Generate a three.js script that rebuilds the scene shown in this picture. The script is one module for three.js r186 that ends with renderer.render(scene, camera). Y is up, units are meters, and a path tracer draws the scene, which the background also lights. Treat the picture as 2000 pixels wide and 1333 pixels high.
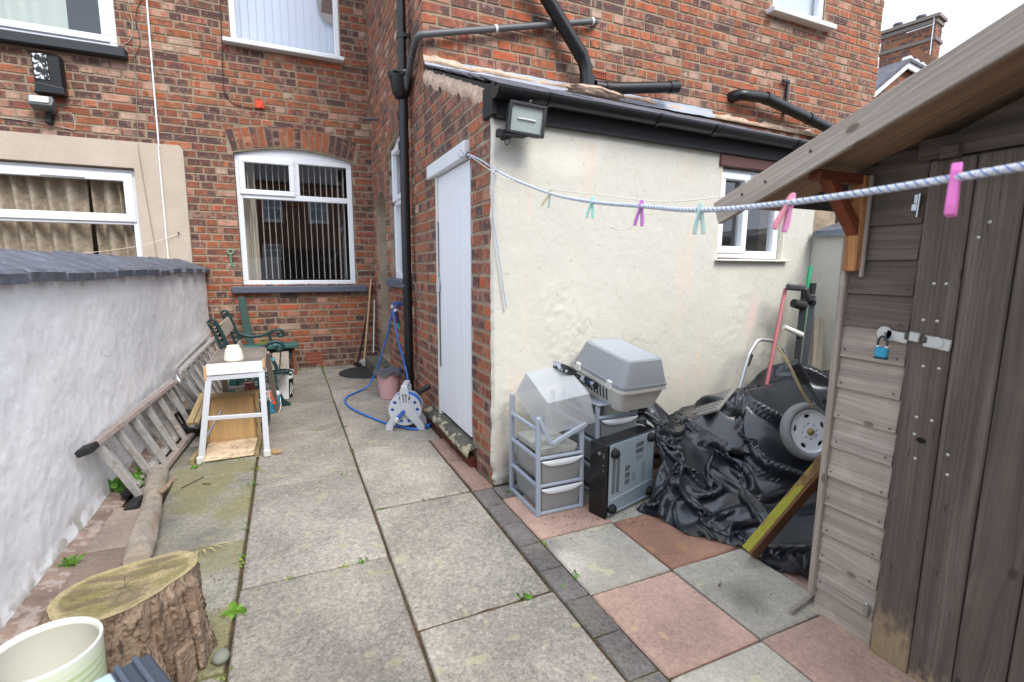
import * as THREE from 'three';
import { mergeGeometries, toCreasedNormals } from 'three/addons/utils/BufferGeometryUtils.js';

// ---------------------------------------------------------------- camera, sky, sun, exposure
const scene = new THREE.Scene();
const camera = new THREE.PerspectiveCamera(69.22, 1024 / 682, 0.05, 200);
camera.position.set(-1.058, 1.29, 2.619);
camera.rotation.order = 'YXZ';
camera.rotation.set(-0.14746, -0.42536, 0.00578);
camera.updateMatrixWorld(true);
const renderer = new THREE.WebGLRenderer({ antialias: true });
renderer.setSize(1024, 682);
renderer.toneMapping = THREE.LinearToneMapping;
renderer.toneMappingExposure = 3.75;
camera.focus = 3.6; camera.userData.fStop = 3.2;
renderer.shadowMap.enabled = true;
{ // bright, even overcast sky: a touch brighter high up, pale blue-white
  const w = 256, h = 128, d = new Float32Array(w * h * 4);
  for (let j = 0; j < h; j++) for (let i = 0; i < w; i++) {
    const el = (j + 0.5) / h * Math.PI - Math.PI / 2, s = Math.max(0, Math.sin(el));
    const az = i / w * Math.PI * 2;
    const cl = 1 + 0.05 * Math.sin(az * 3 + s * 5) + 0.03 * Math.sin(az * 7 - s * 9);
    const k = (0.46 + 0.06 * s) * cl, o = (j * w + i) * 4;
    d[o] = k * 0.83; d[o + 1] = k * 0.93; d[o + 2] = k * 1.1; d[o + 3] = 1;
  }
  const t = new THREE.DataTexture(d, w, h, THREE.RGBAFormat, THREE.FloatType);
  t.mapping = THREE.EquirectangularReflectionMapping; t.magFilter = THREE.LinearFilter; t.needsUpdate = true;
  scene.background = t; scene.environment = t;
}
const sun = new THREE.DirectionalLight(new THREE.Color(1, 0.955, 0.89), 1.05);
sun.position.set(2.0, 9, 7); sun.target.position.set(0, 0, -1);
sun.castShadow = true; sun.shadow.radius = 55; sun.shadow.mapSize.set(2048, 2048);
Object.assign(sun.shadow.camera, { left: -12, right: 12, top: 12, bottom: -12, near: 1, far: 40 });
scene.add(sun, sun.target);

// ---------------------------------------------------------------- helpers
let seed = 20240611;
function rnd() { seed = (seed + 0x6D2B79F5) | 0; let t = Math.imul(seed ^ (seed >>> 15), 1 | seed); t = (t + Math.imul(t ^ (t >>> 7), 61 | t)) ^ t; return ((t ^ (t >>> 14)) >>> 0) / 4294967296; }
const rr = (a, b) => a + (b - a) * rnd();
const V = (x, y, z) => new THREE.Vector3(x, y, z);
const clamp = (x, a = 0, b = 1) => Math.min(b, Math.max(a, x));
const mix = (a, b, t) => a + (b - a) * t;
const sstep = (a, b, x) => { const t = clamp((x - a) / (b - a)); return t * t * (3 - 2 * t); };
function hash(x, y, s) { let h = Math.imul(x | 0, 374761393) ^ Math.imul(y | 0, 668265263) ^ Math.imul(s | 0, 1442695041); h = Math.imul(h ^ (h >>> 13), 1274126177); h = Math.imul(h ^ (h >>> 15), 2246822519); return ((h ^ (h >>> 16)) >>> 0) / 4294967296; }
function vnoise(x, y, px, py, s) {
  const xi = Math.floor(x), yi = Math.floor(y); let fx = x - xi, fy = y - yi; fx = fx * fx * (3 - 2 * fx); fy = fy * fy * (3 - 2 * fy);
  const m = (a, p) => p ? ((a % p) + p) % p : a, x0 = m(xi, px), x1 = m(xi + 1, px), y0 = m(yi, py), y1 = m(yi + 1, py);
  return mix(mix(hash(x0, y0, s), hash(x1, y0, s), fx), mix(hash(x0, y1, s), hash(x1, y1, s), fx), fy);
}
// u, v in 0..1 (tileable), fu / fv = cells across
function fbm(u, v, fu, fv, oct, s) { let a = 0.5, t = 0, n = 0; for (let o = 0; o < oct; o++) { t += a * vnoise(u * fu, v * fv, fu, fv, s + o * 17); n += a; a *= 0.5; fu *= 2; fv *= 2; } return t / n; }
// not tiling, x, y free
function nz(x, y, oct, s) { let a = 0.5, t = 0, n = 0; for (let o = 0; o < oct; o++) { t += a * vnoise(x, y, 0, 0, s + o * 17); n += a; a *= 0.5; x *= 2; y *= 2; } return t / n; }
const taken = {};
function numbered(n) { const k = taken[n] = (taken[n] ?? -1) + 1; return k ? n + '_' + String(k).padStart(3, '0') : n; }
function shade(o) { o.castShadow = true; o.receiveShadow = true; return o; }
function thing(name, label, category, pos = [0, 0, 0], turn = 0, group) {
  const o = new THREE.Group(); o.name = numbered(name); o.position.set(...pos); o.rotation.y = turn; o.userData = { label, category };
  if (group) o.userData.group = group; scene.add(o); return o;
}
function part(name, geo, mat, parent) { const m = shade(new THREE.Mesh(geo, mat)); m.name = name; parent.add(m); return m; }
function parts(name, list, mat, parent) { for (const g of list) part(name, flat(g), mat, parent); }
function solo(name, geo, mat, label, category, pos = [0, 0, 0], turn = 0, group) {
  const m = shade(new THREE.Mesh(geo, mat)); m.name = numbered(name); m.position.set(...pos); m.rotation.y = turn; m.userData = { label, category };
  if (group) m.userData.group = group; scene.add(m); return m;
}
function structure(name, label, category) { const o = new THREE.Group(); o.name = numbered(name); o.userData = { label, category, kind: 'structure' }; scene.add(o); return o; }
// geometry: everything non-indexed with position, normal, uv (uv in metres)
function flat(g) { const q = g.index ? g.toNonIndexed() : g; for (const k of Object.keys(q.attributes)) if (!['position', 'normal', 'uv'].includes(k)) q.deleteAttribute(k); if (!q.attributes.normal) q.computeVertexNormals(); if (!q.attributes.uv) triUV(q); return q; }
function triUV(g, ox = 0, oy = 0, along = null) { // planar uv per face, grain (u) along axis 'x' | 'y' | 'z'
  const p = g.attributes.position, n = p.count, uv = new Float32Array(n * 2), a = V(), b = V(), c = V();
  for (let i = 0; i < n; i += 3) {
    a.fromBufferAttribute(p, i); b.fromBufferAttribute(p, i + 1); c.fromBufferAttribute(p, i + 2);
    const f = b.clone().sub(a).cross(c.clone().sub(a)), ax = Math.abs(f.x), ay = Math.abs(f.y), az = Math.abs(f.z);
    [a, b, c].forEach((q, k) => {
      let u, v;
      if (ax >= ay && ax >= az) { u = q.z; v = q.y; if (along === 'y') [u, v] = [v, u]; }
      else if (ay >= az) { u = q.x; v = q.z; if (along === 'z') [u, v] = [v, u]; }
      else { u = q.x; v = q.y; if (along === 'y') [u, v] = [v, u]; }
      uv[(i + k) * 2] = u + ox; uv[(i + k) * 2 + 1] = v + oy;
    });
  }
  g.setAttribute('uv', new THREE.BufferAttribute(uv, 2)); return g;
}
function tris(list) { const g = new THREE.BufferGeometry(); g.setAttribute('position', new THREE.BufferAttribute(new Float32Array(list), 3)); g.computeVertexNormals(); return g; }
function cbox(w, h, d, b = 0.003, along = null) { // chamfered box, 44 triangles
  b = Math.min(b, w * 0.45, h * 0.45, d * 0.45);
  const out = [], W = w / 2, H = h / 2, D = d / 2;
  const X = (x, y, z) => [x * W, y * (H - b), z * (D - b)], Y = (x, y, z) => [x * (W - b), y * H, z * (D - b)], Z = (x, y, z) => [x * (W - b), y * (H - b), z * D];
  const quad = (a, b2, c, d2) => out.push(...a, ...b2, ...c, ...a, ...c, ...d2);
  for (const s of [1, -1]) {
    const o = (f) => { const q = f.map(([F, y, z, w2]) => F(y, z, w2)); if (s < 0) q.reverse(); quad(...q); };
    o([[X, s, -1, 1], [X, s, -1, -1], [X, s, 1, -1], [X, s, 1, 1]]);
    o([[Y, -1, s, 1], [Y, 1, s, 1], [Y, 1, s, -1], [Y, -1, s, -1]]);
    o([[Z, -1, -1, s], [Z, 1, -1, s], [Z, 1, 1, s], [Z, -1, 1, s]]);
  }
  const edge = (a, b2, c, d2) => { // orient outward
    const n = V(b2[0] - a[0], b2[1] - a[1], b2[2] - a[2]).cross(V(c[0] - a[0], c[1] - a[1], c[2] - a[2]));
    const m = V(a[0] + b2[0] + c[0] + d2[0], a[1] + b2[1] + c[1] + d2[1], a[2] + b2[2] + c[2] + d2[2]);
    n.dot(m) > 0 ? quad(a, b2, c, d2) : quad(d2, c, b2, a);
  };
  for (const s of [1, -1]) for (const t of [1, -1]) {
    edge(X(s, t, -1), X(s, t, 1), Y(s, t, 1), Y(s, t, -1));
    edge(X(s, -1, t), X(s, 1, t), Z(s, 1, t), Z(s, -1, t));
    edge(Y(-1, s, t), Y(1, s, t), Z(1, s, t), Z(-1, s, t));
    for (const r of [1, -1]) { const a = X(s, t, r), b2 = Y(s, t, r), c = Z(s, t, r); s * t * r > 0 ? out.push(...a, ...b2, ...c) : out.push(...c, ...b2, ...a); }
  }
  const g = tris(out);
  if (along === null) along = w >= h && w >= d ? 'x' : h >= d ? 'y' : 'z';
  return triUV(g, rr(0, 3), rr(0, 3), along);
}
function bx(w, h, d, x = 0, y = 0, z = 0, rx = 0, ry = 0, rz = 0, b = 0.003, along = null) {
  const g = cbox(w, h, d, b, along); if (rx || ry || rz) g.applyMatrix4(new THREE.Matrix4().makeRotationFromEuler(new THREE.Euler(rx, ry, rz))); return g.translate(x, y, z);
}
function bar(a, b, w, h, up = V(0, 1, 0), bev = 0.002) { // box from a to b; w across, h along up
  a = V(...a); b = V(...b); const z = b.clone().sub(a), L = z.length(); z.normalize();
  const x = V().crossVectors(up, z); if (x.lengthSq() < 1e-6) x.set(1, 0, 0); x.normalize(); const y = V().crossVectors(z, x);
  return cbox(w, h, L, bev, 'z').applyMatrix4(new THREE.Matrix4().makeBasis(x, y, z)).translate((a.x + b.x) / 2, (a.y + b.y) / 2, (a.z + b.z) / 2);
}
function rod(a, b, r, r2 = r, seg = 12, open = false) {
  a = V(...a); b = V(...b); const d = b.clone().sub(a), L = d.length();
  const g = flat(new THREE.CylinderGeometry(r2, r, L, seg, 1, open)); const uv = g.attributes.uv;
  for (let i = 0; i < uv.count; i++) uv.setXY(i, uv.getY(i) * L, uv.getX(i) * 6.28 * r);
  g.applyQuaternion(new THREE.Quaternion().setFromUnitVectors(V(0, 1, 0), d.normalize()));
  return g.translate((a.x + b.x) / 2, (a.y + b.y) / 2, (a.z + b.z) / 2);
}
function tube(pts, r, n = 60, seg = 10, closed = false, tension = 0.5) {
  const c = new THREE.CatmullRomCurve3(pts.map(p => V(...p)), closed, 'catmullrom', tension);
  const g = flat(new THREE.TubeGeometry(c, n, r, seg, closed)), L = c.getLength(), uv = g.attributes.uv;
  for (let i = 0; i < uv.count; i++) uv.setXY(i, uv.getX(i) * L, uv.getY(i) * 6.28 * r);
  return g;
}
function bent(pts, r, seg = 12, bend = null) { // pipe with rounded elbows
  const P = pts.map(p => V(...p)), path = new THREE.CurvePath(), k = bend ?? r * 1.6; let cur = P[0];
  for (let i = 1; i < P.length - 1; i++) {
    const d0 = P[i].clone().sub(cur).normalize(), d1 = P[i + 1].clone().sub(P[i]).normalize();
    const a = P[i].clone().addScaledVector(d0, -k), b = P[i].clone().addScaledVector(d1, k);
    path.add(new THREE.LineCurve3(cur, a)); path.add(new THREE.QuadraticBezierCurve3(a, P[i], b)); cur = b;
  }
  path.add(new THREE.LineCurve3(cur, P[P.length - 1]));
  return flat(new THREE.TubeGeometry(path, 24 * pts.length, r, seg, false));
}
function lathe(prof, seg = 32) { return flat(new THREE.LatheGeometry(prof.map(p => new THREE.Vector2(p[0], p[1])), seg)); }
function ext(pts, depth, bev = 0, holes = []) { // polygon in xy, extruded along +z
  const s = new THREE.Shape(pts.map(p => new THREE.Vector2(p[0], p[1]))); for (const h of holes) s.holes.push(new THREE.Path(h.map(p => new THREE.Vector2(p[0], p[1]))));
  return flat(new THREE.ExtrudeGeometry(s, { depth: depth - 2 * bev, bevelEnabled: bev > 0, bevelSize: bev, bevelThickness: bev, bevelSegments: 2, bevelOffset: -bev, curveSegments: 12 })).translate(0, 0, bev);
}
function rot(g, rx, ry = 0, rz = 0) { return g.applyMatrix4(new THREE.Matrix4().makeRotationFromEuler(new THREE.Euler(rx, ry, rz))); }
function mv(g, x, y, z) { return g.translate(x, y, z); }
function merge(list) { return mergeGeometries(list.map(flat)); }
// a sheet from a function of (i/n, j/m) -> [x, y, z]; keep(i, j) drops cells; uv from function or metres
function sheet(n, m, f, uvf, keep, flip = false) {
  const pos = [], uv = [], idx = [];
  for (let j = 0; j <= m; j++) for (let i = 0; i <= n; i++) { const p = f(i / n, j / m); pos.push(...p); uv.push(...(uvf ? uvf(i / n, j / m, p) : [i / n, j / m])); }
  for (let j = 0; j < m; j++) for (let i = 0; i < n; i++) { if (keep && !keep((i + 0.5) / n, (j + 0.5) / m)) continue; const a = j * (n + 1) + i, b = a + 1, c = a + n + 1, d = c + 1; flip ? idx.push(a, d, b, a, c, d) : idx.push(a, b, d, a, d, c); }
  const g = new THREE.BufferGeometry(); g.setAttribute('position', new THREE.Float32BufferAttribute(pos, 3)); g.setAttribute('uv', new THREE.Float32BufferAttribute(uv, 2)); g.setIndex(idx); g.computeVertexNormals(); return g;
}
// textures: fn(u, v, out) fills out = [r, g, b (sRGB 0..255), height 0..1]
function tex(w, h, fn, rep = [1, 1], wantBump = true) {
  const c = new Uint8Array(w * h * 4), b = wantBump ? new Uint8Array(w * h * 4) : null, o = [0, 0, 0, 0.5];
  for (let j = 0; j < h; j++) for (let i = 0; i < w; i++) {
    o[3] = 0.5; fn((i + 0.5) / w, (j + 0.5) / h, o); const k = (j * w + i) * 4;
    c[k] = clamp(o[0], 0, 255); c[k + 1] = clamp(o[1], 0, 255); c[k + 2] = clamp(o[2], 0, 255); c[k + 3] = 255;
    if (b) { b[k] = b[k + 1] = b[k + 2] = clamp(o[3]) * 255; b[k + 3] = 255; }
  }
  const mk = (d, srgb) => { const t = new THREE.DataTexture(d, w, h); t.wrapS = t.wrapT = THREE.RepeatWrapping; t.magFilter = THREE.LinearFilter; t.minFilter = THREE.LinearMipmapLinearFilter; t.generateMipmaps = true; if (srgb) t.colorSpace = THREE.SRGBColorSpace; t.repeat.set(1 / rep[0], 1 / rep[1]); t.needsUpdate = true; return t; };
  return { map: mk(c, true), bump: b ? mk(b, false) : null };
}
function mat(color, rough = 0.8, o = {}) { return new THREE.MeshStandardMaterial({ color: new THREE.Color(color), roughness: rough, ...o }); }
function tmat(t, rough = 0.9, bumpScale = 0.002, o = {}) { return new THREE.MeshStandardMaterial({ map: t.map, bumpMap: t.bump, bumpScale, roughness: rough, ...o }); }
function phys(o) { return new THREE.MeshPhysicalMaterial(o); }
const mul = (o, k) => { o[0] *= k; o[1] *= k; o[2] *= k; };
const toward = (o, r, g, b, k) => { o[0] = mix(o[0], r, k); o[1] = mix(o[1], g, k); o[2] = mix(o[2], b, k); };
const set = (o, r, g, b) => { o[0] = r; o[1] = g; o[2] = b; };
// ---------------------------------------------------------------- procedural textures
// brick faces: an atlas of 8 x 16 single faces (rows 0-4 red, 5-6 orange, 7-10 burnt, 11-13 patchy, 14-15 pale)
const brickTex = tex(2048, 1024, (u, v, o) => {
  const cx = Math.floor(u * 8), cy = Math.floor(v * 16), id = cy * 8 + cx, fx = u * 8 - cx, fy = v * 16 - cy;
  const h0 = hash(id, 1, 7), h1 = hash(id, 2, 7), h2 = hash(id, 3, 7);
  const n1 = nz(fx * 5 + id * 9.1, fy * 2 + id * 3.7, 4, 11), n2 = nz(fx * 16 + id * 5.3, fy * 5 + id, 3, 23), n3 = nz(fx * 2.4 + id * 2.7, fy * 1.2 + id * 7.7, 2, 31), sp = hash(Math.floor(u * 2048), Math.floor(v * 1024), 5);
  if (cy < 5) set(o, 134 + h0 * 24, 76 + h0 * 12 + h1 * 13, 58 + h1 * 13);
  else if (cy < 7) set(o, 164 + h0 * 14, 86 + h1 * 16, 58 + h1 * 12);
  else if (cy < 11) set(o, 84 + h0 * 28, 57 + h0 * 12 + h1 * 8, 54 + h1 * 12);
  else if (cy < 14) set(o, 124 + h0 * 30, 74 + h1 * 18, 62 + h1 * 14);
  else set(o, 168 + h0 * 24, 126 + h1 * 24, 106 + h1 * 26);
  mul(o, 0.76 + 0.24 * n1 + 0.13 * n2);
  const soot = sstep(0.56, 0.72, n3 + (n2 - 0.5) * 0.25 + (cy >= 11 && cy < 14 ? 0.05 : cy >= 7 && cy < 11 ? 0.05 : -0.04) + (h2 - 0.5) * 0.16);
  toward(o, 76, 64, 62, soot * 0.6);
  const spall = sstep(0.66, 0.71, nz(fx * 9 + id * 4.4, fy * 3.2 + id * 1.9, 3, 47) + (cy >= 11 ? 0.05 : -0.02) + (h1 - 0.5) * 0.1);
  toward(o, 186, 154, 134, spall * 0.42);
  const orange = sstep(0.62, 0.7, nz(fx * 4 + id * 8.2, fy * 2 + id * 6.1, 3, 71) + (h0 - 0.5) * 0.16);
  toward(o, 176, 90, 56, orange * 0.4);
  mul(o, 0.93 + sp * 0.14);
  // kiln bands across some faces, dark or pale
  if (h2 > 0.55) { const st = sstep(0.58, 0.63, vnoise(fx * 6 + id * 3, 0.5, 0, 0, 5)); h1 > 0.5 ? toward(o, 82, 66, 64, st * 0.5) : toward(o, 182, 148, 128, st * 0.5); }
  const e = Math.min(fx * 3.2, (1 - fx) * 3.2, fy, 1 - fy); // ragged arrises smeared with mortar
  toward(o, 152, 132, 112, sstep(0.16, 0.03, e - 0.1 * n2) * 0.6);
  o[3] = 0.45 + 0.35 * (n2 - 0.5) + 0.25 * (n1 - 0.5) - spall * 0.22 - sstep(0.12, 0, e) * 0.3 + (sp - 0.5) * 0.12;
});
const mortarTex = tex(512, 512, (u, v, o) => { const n = fbm(u, v, 6, 6, 5, 3), f = fbm(u, v, 90, 90, 2, 9); set(o, 160, 142, 121); mul(o, 0.76 + 0.34 * n + 0.2 * (f - 0.5)); o[3] = f * 0.6 + n * 0.4; }, [0.8, 0.8]);
const creamTex = tex(1280, 1024, (u, v, o) => { // the rendered wall of the outhouse, 2.66 x 2.12 m, not repeated
  const X = u * 2.66, Y = v * 2.12, n = nz(X * 1.4, Y * 1.4, 5, 101), f = nz(X * 34, Y * 34, 3, 7), m = nz(X * 6, Y * 3, 4, 55), sp = hash(Math.floor(u * 1280), Math.floor(v * 1024), 3);
  set(o, 196, 192, 181); mul(o, 0.97 + 0.04 * n + 0.03 * (f - 0.5) + 0.016 * (sp - 0.5));
  const patch = sstep(0.55, 0.63, nz(X * 1.1 + 5, Y * 0.9 + 2, 3, 77)); toward(o, 218, 214, 202, patch * 0.5);
  const cr = Math.abs(nz(X * 2.6 + 11, Y * 2.2, 5, 141) - 0.5), crm = sstep(0.56, 0.66, nz(X * 2.3, Y * 2.3 + 9, 3, 19)); const crack = sstep(0.005, 0.001, cr) * crm; toward(o, 172, 163, 148, crack * 0.35);
  const nick = sstep(0.8, 0.84, nz(X * 48, Y * 40, 2, 201)); toward(o, 176, 168, 154, nick * 0.4);
  const mud = sstep(0.24, 0.0, Y + (m - 0.5) * 0.3) * sstep(0.42, 0.62, nz(X * 9, Y * 14, 3, 87)); toward(o, 152, 144, 112, mud * 0.65);   // splashed dirt and algae along the foot
  const rust = sstep(0.62, 0.72, nz(X * 5 + 3, Y * 0.5, 3, 31)) * sstep(0.5, 0.6, nz(X * 14, Y * 4, 3, 35)); toward(o, 214, 190, 166, rust * 0.3);
  const pk = sstep(0.11, 0.0, Math.hypot((X - 2.07) * 1.4, (Y - 0.93) * 0.6 + (X - 2.07) * -1.2) + 0.08 * (m - 0.5)); toward(o, 222, 176, 172, pk * 0.45);   // pink spray paint beside the red pole
  o[3] = 0.5 + 0.5 * (f - 0.5) + 0.5 * (m - 0.5) - crack * 0.4 - nick * 0.2;
}, [1, 1]);
const whiteTex = tex(2048, 512, (u, v, o) => { // limewashed boundary wall, 5.6 x 1.4 m
  const X = u * 5.6, Y = v * 1.4, n = nz(X * 1.3, Y * 1.6, 5, 401), f = nz(X * 30, Y * 34, 3, 9), s = nz(X * 5 + Y * 3, Y * 9 - X * 2, 4, 61), sp = hash(Math.floor(u * 2048), Math.floor(v * 512), 13);
  set(o, 240, 240, 243); mul(o, 0.965 + 0.06 * n + 0.06 * (f - 0.5) + 0.02 * (sp - 0.5));
  toward(o, 242, 242, 246, sstep(0.6, 0.72, s) * 0.55); toward(o, 216, 216, 222, sstep(0.6, 0.74, nz(X * 2.2 + 4, Y * 2.6, 4, 91)) * 0.3);
  const cr = Math.abs(nz(X * 1.6 + 3, Y * 4.2, 5, 171) - 0.5); toward(o, 150, 148, 152, sstep(0.007, 0.002, cr) * sstep(0.66, 0.75, nz(X * 2.8, Y * 2.2, 3, 17)) * 0.4);
  toward(o, 150, 146, 128, sstep(0.14, 0.0, Y + (s - 0.5) * 0.16) * sstep(0.45, 0.6, nz(X * 12, Y * 20, 3, 27)) * 0.7);
  toward(o, 172, 166, 158, sstep(1.15, 1.22, Y + (s - 0.5) * 0.1) * sstep(0.5, 0.66, nz(X * 9, Y * 5, 3, 29)) * 0.55);
  o[3] = 0.5 + 0.45 * (f - 0.5) + 0.6 * (s - 0.5);
}, [5.6, 1.4]);
function concrete(r, g, b, sd, spk, moss) { // speckled paving, 1.6 m tile
  return tex(1024, 1024, (u, v, o) => {
    const n = fbm(u, v, 4, 4, 5, sd), f = fbm(u, v, 250, 250, 2, sd + 3), f2 = fbm(u, v, 120, 120, 2, sd + 5), sp = hash(Math.floor(u * 1024), Math.floor(v * 1024), sd), st = fbm(u, v, 9, 9, 4, sd + 7);
    set(o, r, g, b); mul(o, 0.9 + 0.34 * (n - 0.5) + 0.15 * (st - 0.4) + spk * ((f - 0.5) * 0.5 + (f2 - 0.5) * 0.26 + (sp - 0.5) * 0.2));
    toward(o, r * 0.56, g * 0.54, b * 0.53, sstep(0.64, 0.78, f) * spk * 0.55 + sstep(0.5, 0.8, fbm(u, v, 5, 5, 6, sd + 21)) * 0.24);
    toward(o, r * 1.22, g * 1.22, b * 1.22, sstep(0.66, 0.78, fbm(u, v, 130, 130, 2, sd + 31)) * 0.3 * spk);
    if (moss) { const m = sstep(0.46, 0.64, fbm(u, v, 5, 5, 5, sd + 41)); toward(o, 112, 106, 58, m * moss * (0.6 + 0.6 * st)); toward(o, 92, 88, 84, sstep(0.55, 0.7, fbm(u, v, 4, 4, 4, sd + 51)) * 0.35); }
    const li = sstep(0.8, 0.82, fbm(u, v, 22, 22, 2, sd + 61)); toward(o, r * 1.04, g * 1.06, b * 0.86, li * 0.4);   // lichen spots
    o[3] = 0.5 + 0.5 * (f - 0.5) + 0.35 * (f2 - 0.5) + 0.15 * (sp - 0.5);
  }, [1.6, 1.6]);
}
const slabTex = concrete(164, 156, 145, 301, 0.85, 0), mossSlabTex = concrete(146, 141, 128, 351, 0.8, 0.5);
const redTileTex = concrete(196, 162, 146, 501, 0.45, 0), greyTileTex = concrete(196, 188, 174, 551, 0.45, 0.05), brownTileTex = concrete(158, 142, 130, 651, 0.4, 0), setTex = concrete(122, 116, 112, 601, 0.8, 0.1);
const dirtTex = tex(512, 512, (u, v, o) => { const n = fbm(u, v, 8, 8, 5, 3), f = fbm(u, v, 80, 80, 2, 5); set(o, 106, 90, 68); mul(o, 0.6 + 0.5 * n + 0.5 * (f - 0.5)); toward(o, 92, 94, 50, sstep(0.52, 0.64, fbm(u, v, 11, 11, 4, 77)) * 0.6); o[3] = f; }, [0.9, 0.9]);
function wood(r, g, b, sd, contrast, grey, W = 1024, H = 512, hook = null) { // 2 m along the grain, 0.5 m across
  const kn = []; for (let i = 0; i < 9; i++) kn.push([hash(i, 1, sd), hash(i, 2, sd), 0.006 + 0.008 * hash(i, 3, sd)]);
  return tex(W, H, (u, v, o) => {
    let X = u * 2, Y = v * 0.5, dark = 0, wv = 0;
    for (const [ku, kv, kr] of kn) { let dx = Math.abs(u - ku), dy = v - kv; if (dx > 0.5) dx = 1 - dx; if (dy > 0.5) dy -= 1; if (dy < -0.5) dy += 1; dx *= 2; dy *= 0.5; const q = Math.hypot(dx * 0.55, dy); wv += Math.sign(dy || 1) * kr * 0.9 * Math.exp(-(dx * dx) / 0.02 - Math.abs(dy) * 22); dark = Math.max(dark, sstep(kr, kr * 0.55, q)); }
    const w2 = (fbm(u, v, 3, 2, 3, sd) - 0.5) * 0.06 + wv, yy = v + w2 * 2;
    const ring = fbm(u, (yy % 1 + 1) % 1, 2, 34, 3, sd + 4), fine = fbm(u, (yy % 1 + 1) % 1, 6, 150, 2, sd + 9), big = fbm(u, v, 4, 3, 4, sd + 14), sp = hash(Math.floor(u * W), Math.floor(v * H), sd);
    set(o, r, g, b); mul(o, 1 + contrast * ((ring - 0.5) * 1.1 + (fine - 0.5) * 0.9) + 0.22 * (big - 0.5) + 0.05 * (sp - 0.5));
    toward(o, 178, 168, 160, sstep(0.5, 0.7, big + (fine - 0.5) * 0.3) * grey);
    toward(o, r * 0.42, g * 0.36, b * 0.33, dark * 0.5); toward(o, r * 0.45, g * 0.4, b * 0.38, sstep(0.66, 0.76, fine) * 0.35 * contrast * 2);
    toward(o, r * 1.45, g * 1.48, b * 1.5, sstep(0.64, 0.76, fbm(u, v, 26, 9, 4, sd + 33)) * 0.4 * contrast);   // pale scuffs
    o[3] = 0.5 + 0.6 * (fine - 0.5) + 0.5 * (ring - 0.5) - dark * 0.15; if (hook) hook(u, v, o);
  }, [2, 0.5]);
}
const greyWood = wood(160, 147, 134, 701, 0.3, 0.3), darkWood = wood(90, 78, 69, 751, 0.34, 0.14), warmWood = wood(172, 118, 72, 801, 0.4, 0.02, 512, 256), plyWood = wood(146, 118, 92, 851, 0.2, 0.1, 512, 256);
const barkOf = (R, G, B) => tex(512, 512, (u, v, o) => { const a = fbm(u, v, 5, 12, 4, 5), b = fbm(u, v, 24, 8, 4, 15), c = fbm(u, v, 40, 40, 2, 25), fl = sstep(0.52, 0.6, fbm(u, v, 12, 5, 4, 35)); set(o, R, G, B); mul(o, 0.62 + 0.4 * a + 0.4 * b + 0.2 * (c - 0.5)); toward(o, R * 1.25, G * 1.3, B * 1.3, fl * 0.5); toward(o, R * 0.48, G * 0.46, B * 0.46, sstep(0.6, 0.7, b) * 0.6); o[3] = 0.4 * b + 0.3 * fl + 0.3 * c; }, [0.4, 0.4]);
const barkTex = barkOf(124, 104, 88), branchTex = tex(512, 512, (u, v, o) => { const n = fbm(u, v, 5, 9, 5, 5), f = fbm(u, v, 40, 40, 3, 15), c = Math.abs(fbm(u, v, 4, 7, 4, 25) - 0.5); set(o, 156, 144, 131); mul(o, 0.74 + 0.42 * n + 0.16 * (f - 0.5)); toward(o, 84, 66, 54, sstep(0.012, 0.003, c) * sstep(0.5, 0.6, fbm(u, v, 5, 5, 2, 35)) * 0.8); toward(o, 128, 108, 90, sstep(0.54, 0.68, fbm(u, v, 9, 5, 5, 45)) * 0.45); o[3] = 0.5 * f + 0.5 * n; }, [0.4, 0.5]);
const slateTex = tex(512, 512, (u, v, o) => { const n = fbm(u, v, 6, 6, 5, 5), f = fbm(u, v, 60, 20, 3, 8); set(o, 96, 96, 104); mul(o, 0.8 + 0.35 * (n - 0.3) + 0.2 * (f - 0.5)); toward(o, 128, 118, 106, sstep(0.6, 0.7, fbm(u, v, 10, 10, 3, 18)) * 0.4); o[3] = f; }, [0.8, 0.8]);
const copingTex = tex(512, 512, (u, v, o) => { const n = fbm(u, v, 6, 6, 5, 45), f = fbm(u, v, 80, 80, 2, 48); set(o, 102, 108, 121); mul(o, 0.84 + 0.4 * (n - 0.4) + 0.22 * (f - 0.5)); toward(o, 150, 148, 150, sstep(0.6, 0.72, fbm(u, v, 12, 12, 3, 58)) * 0.35); toward(o, 60, 58, 62, sstep(0.6, 0.7, fbm(u, v, 9, 9, 3, 68)) * 0.4); o[3] = 0.6 * f + 0.4 * n; }, [0.6, 0.6]);
const curtainTex = tex(512, 512, (u, v, o) => { const d = fbm(u, v, 16, 16, 3, 9), e = Math.abs(fbm(u, v, 10, 10, 2, 19) - 0.5); set(o, 176, 163, 144); mul(o, 0.8 + 0.3 * d); toward(o, 192, 180, 158, sstep(0.03, 0.012, e) * 0.55); o[3] = d; }, [0.5, 0.5]);
const alloyTex = tex(512, 256, (u, v, o) => { const f = fbm(u, v, 4, 90, 3, 5), n = fbm(u, v, 10, 6, 4, 15); set(o, 206, 203, 200); mul(o, 0.8 + 0.2 * f + 0.26 * (n - 0.4)); toward(o, 140, 128, 118, sstep(0.58, 0.7, n) * 0.5); o[3] = f; }, [0.5, 0.25]);

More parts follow.
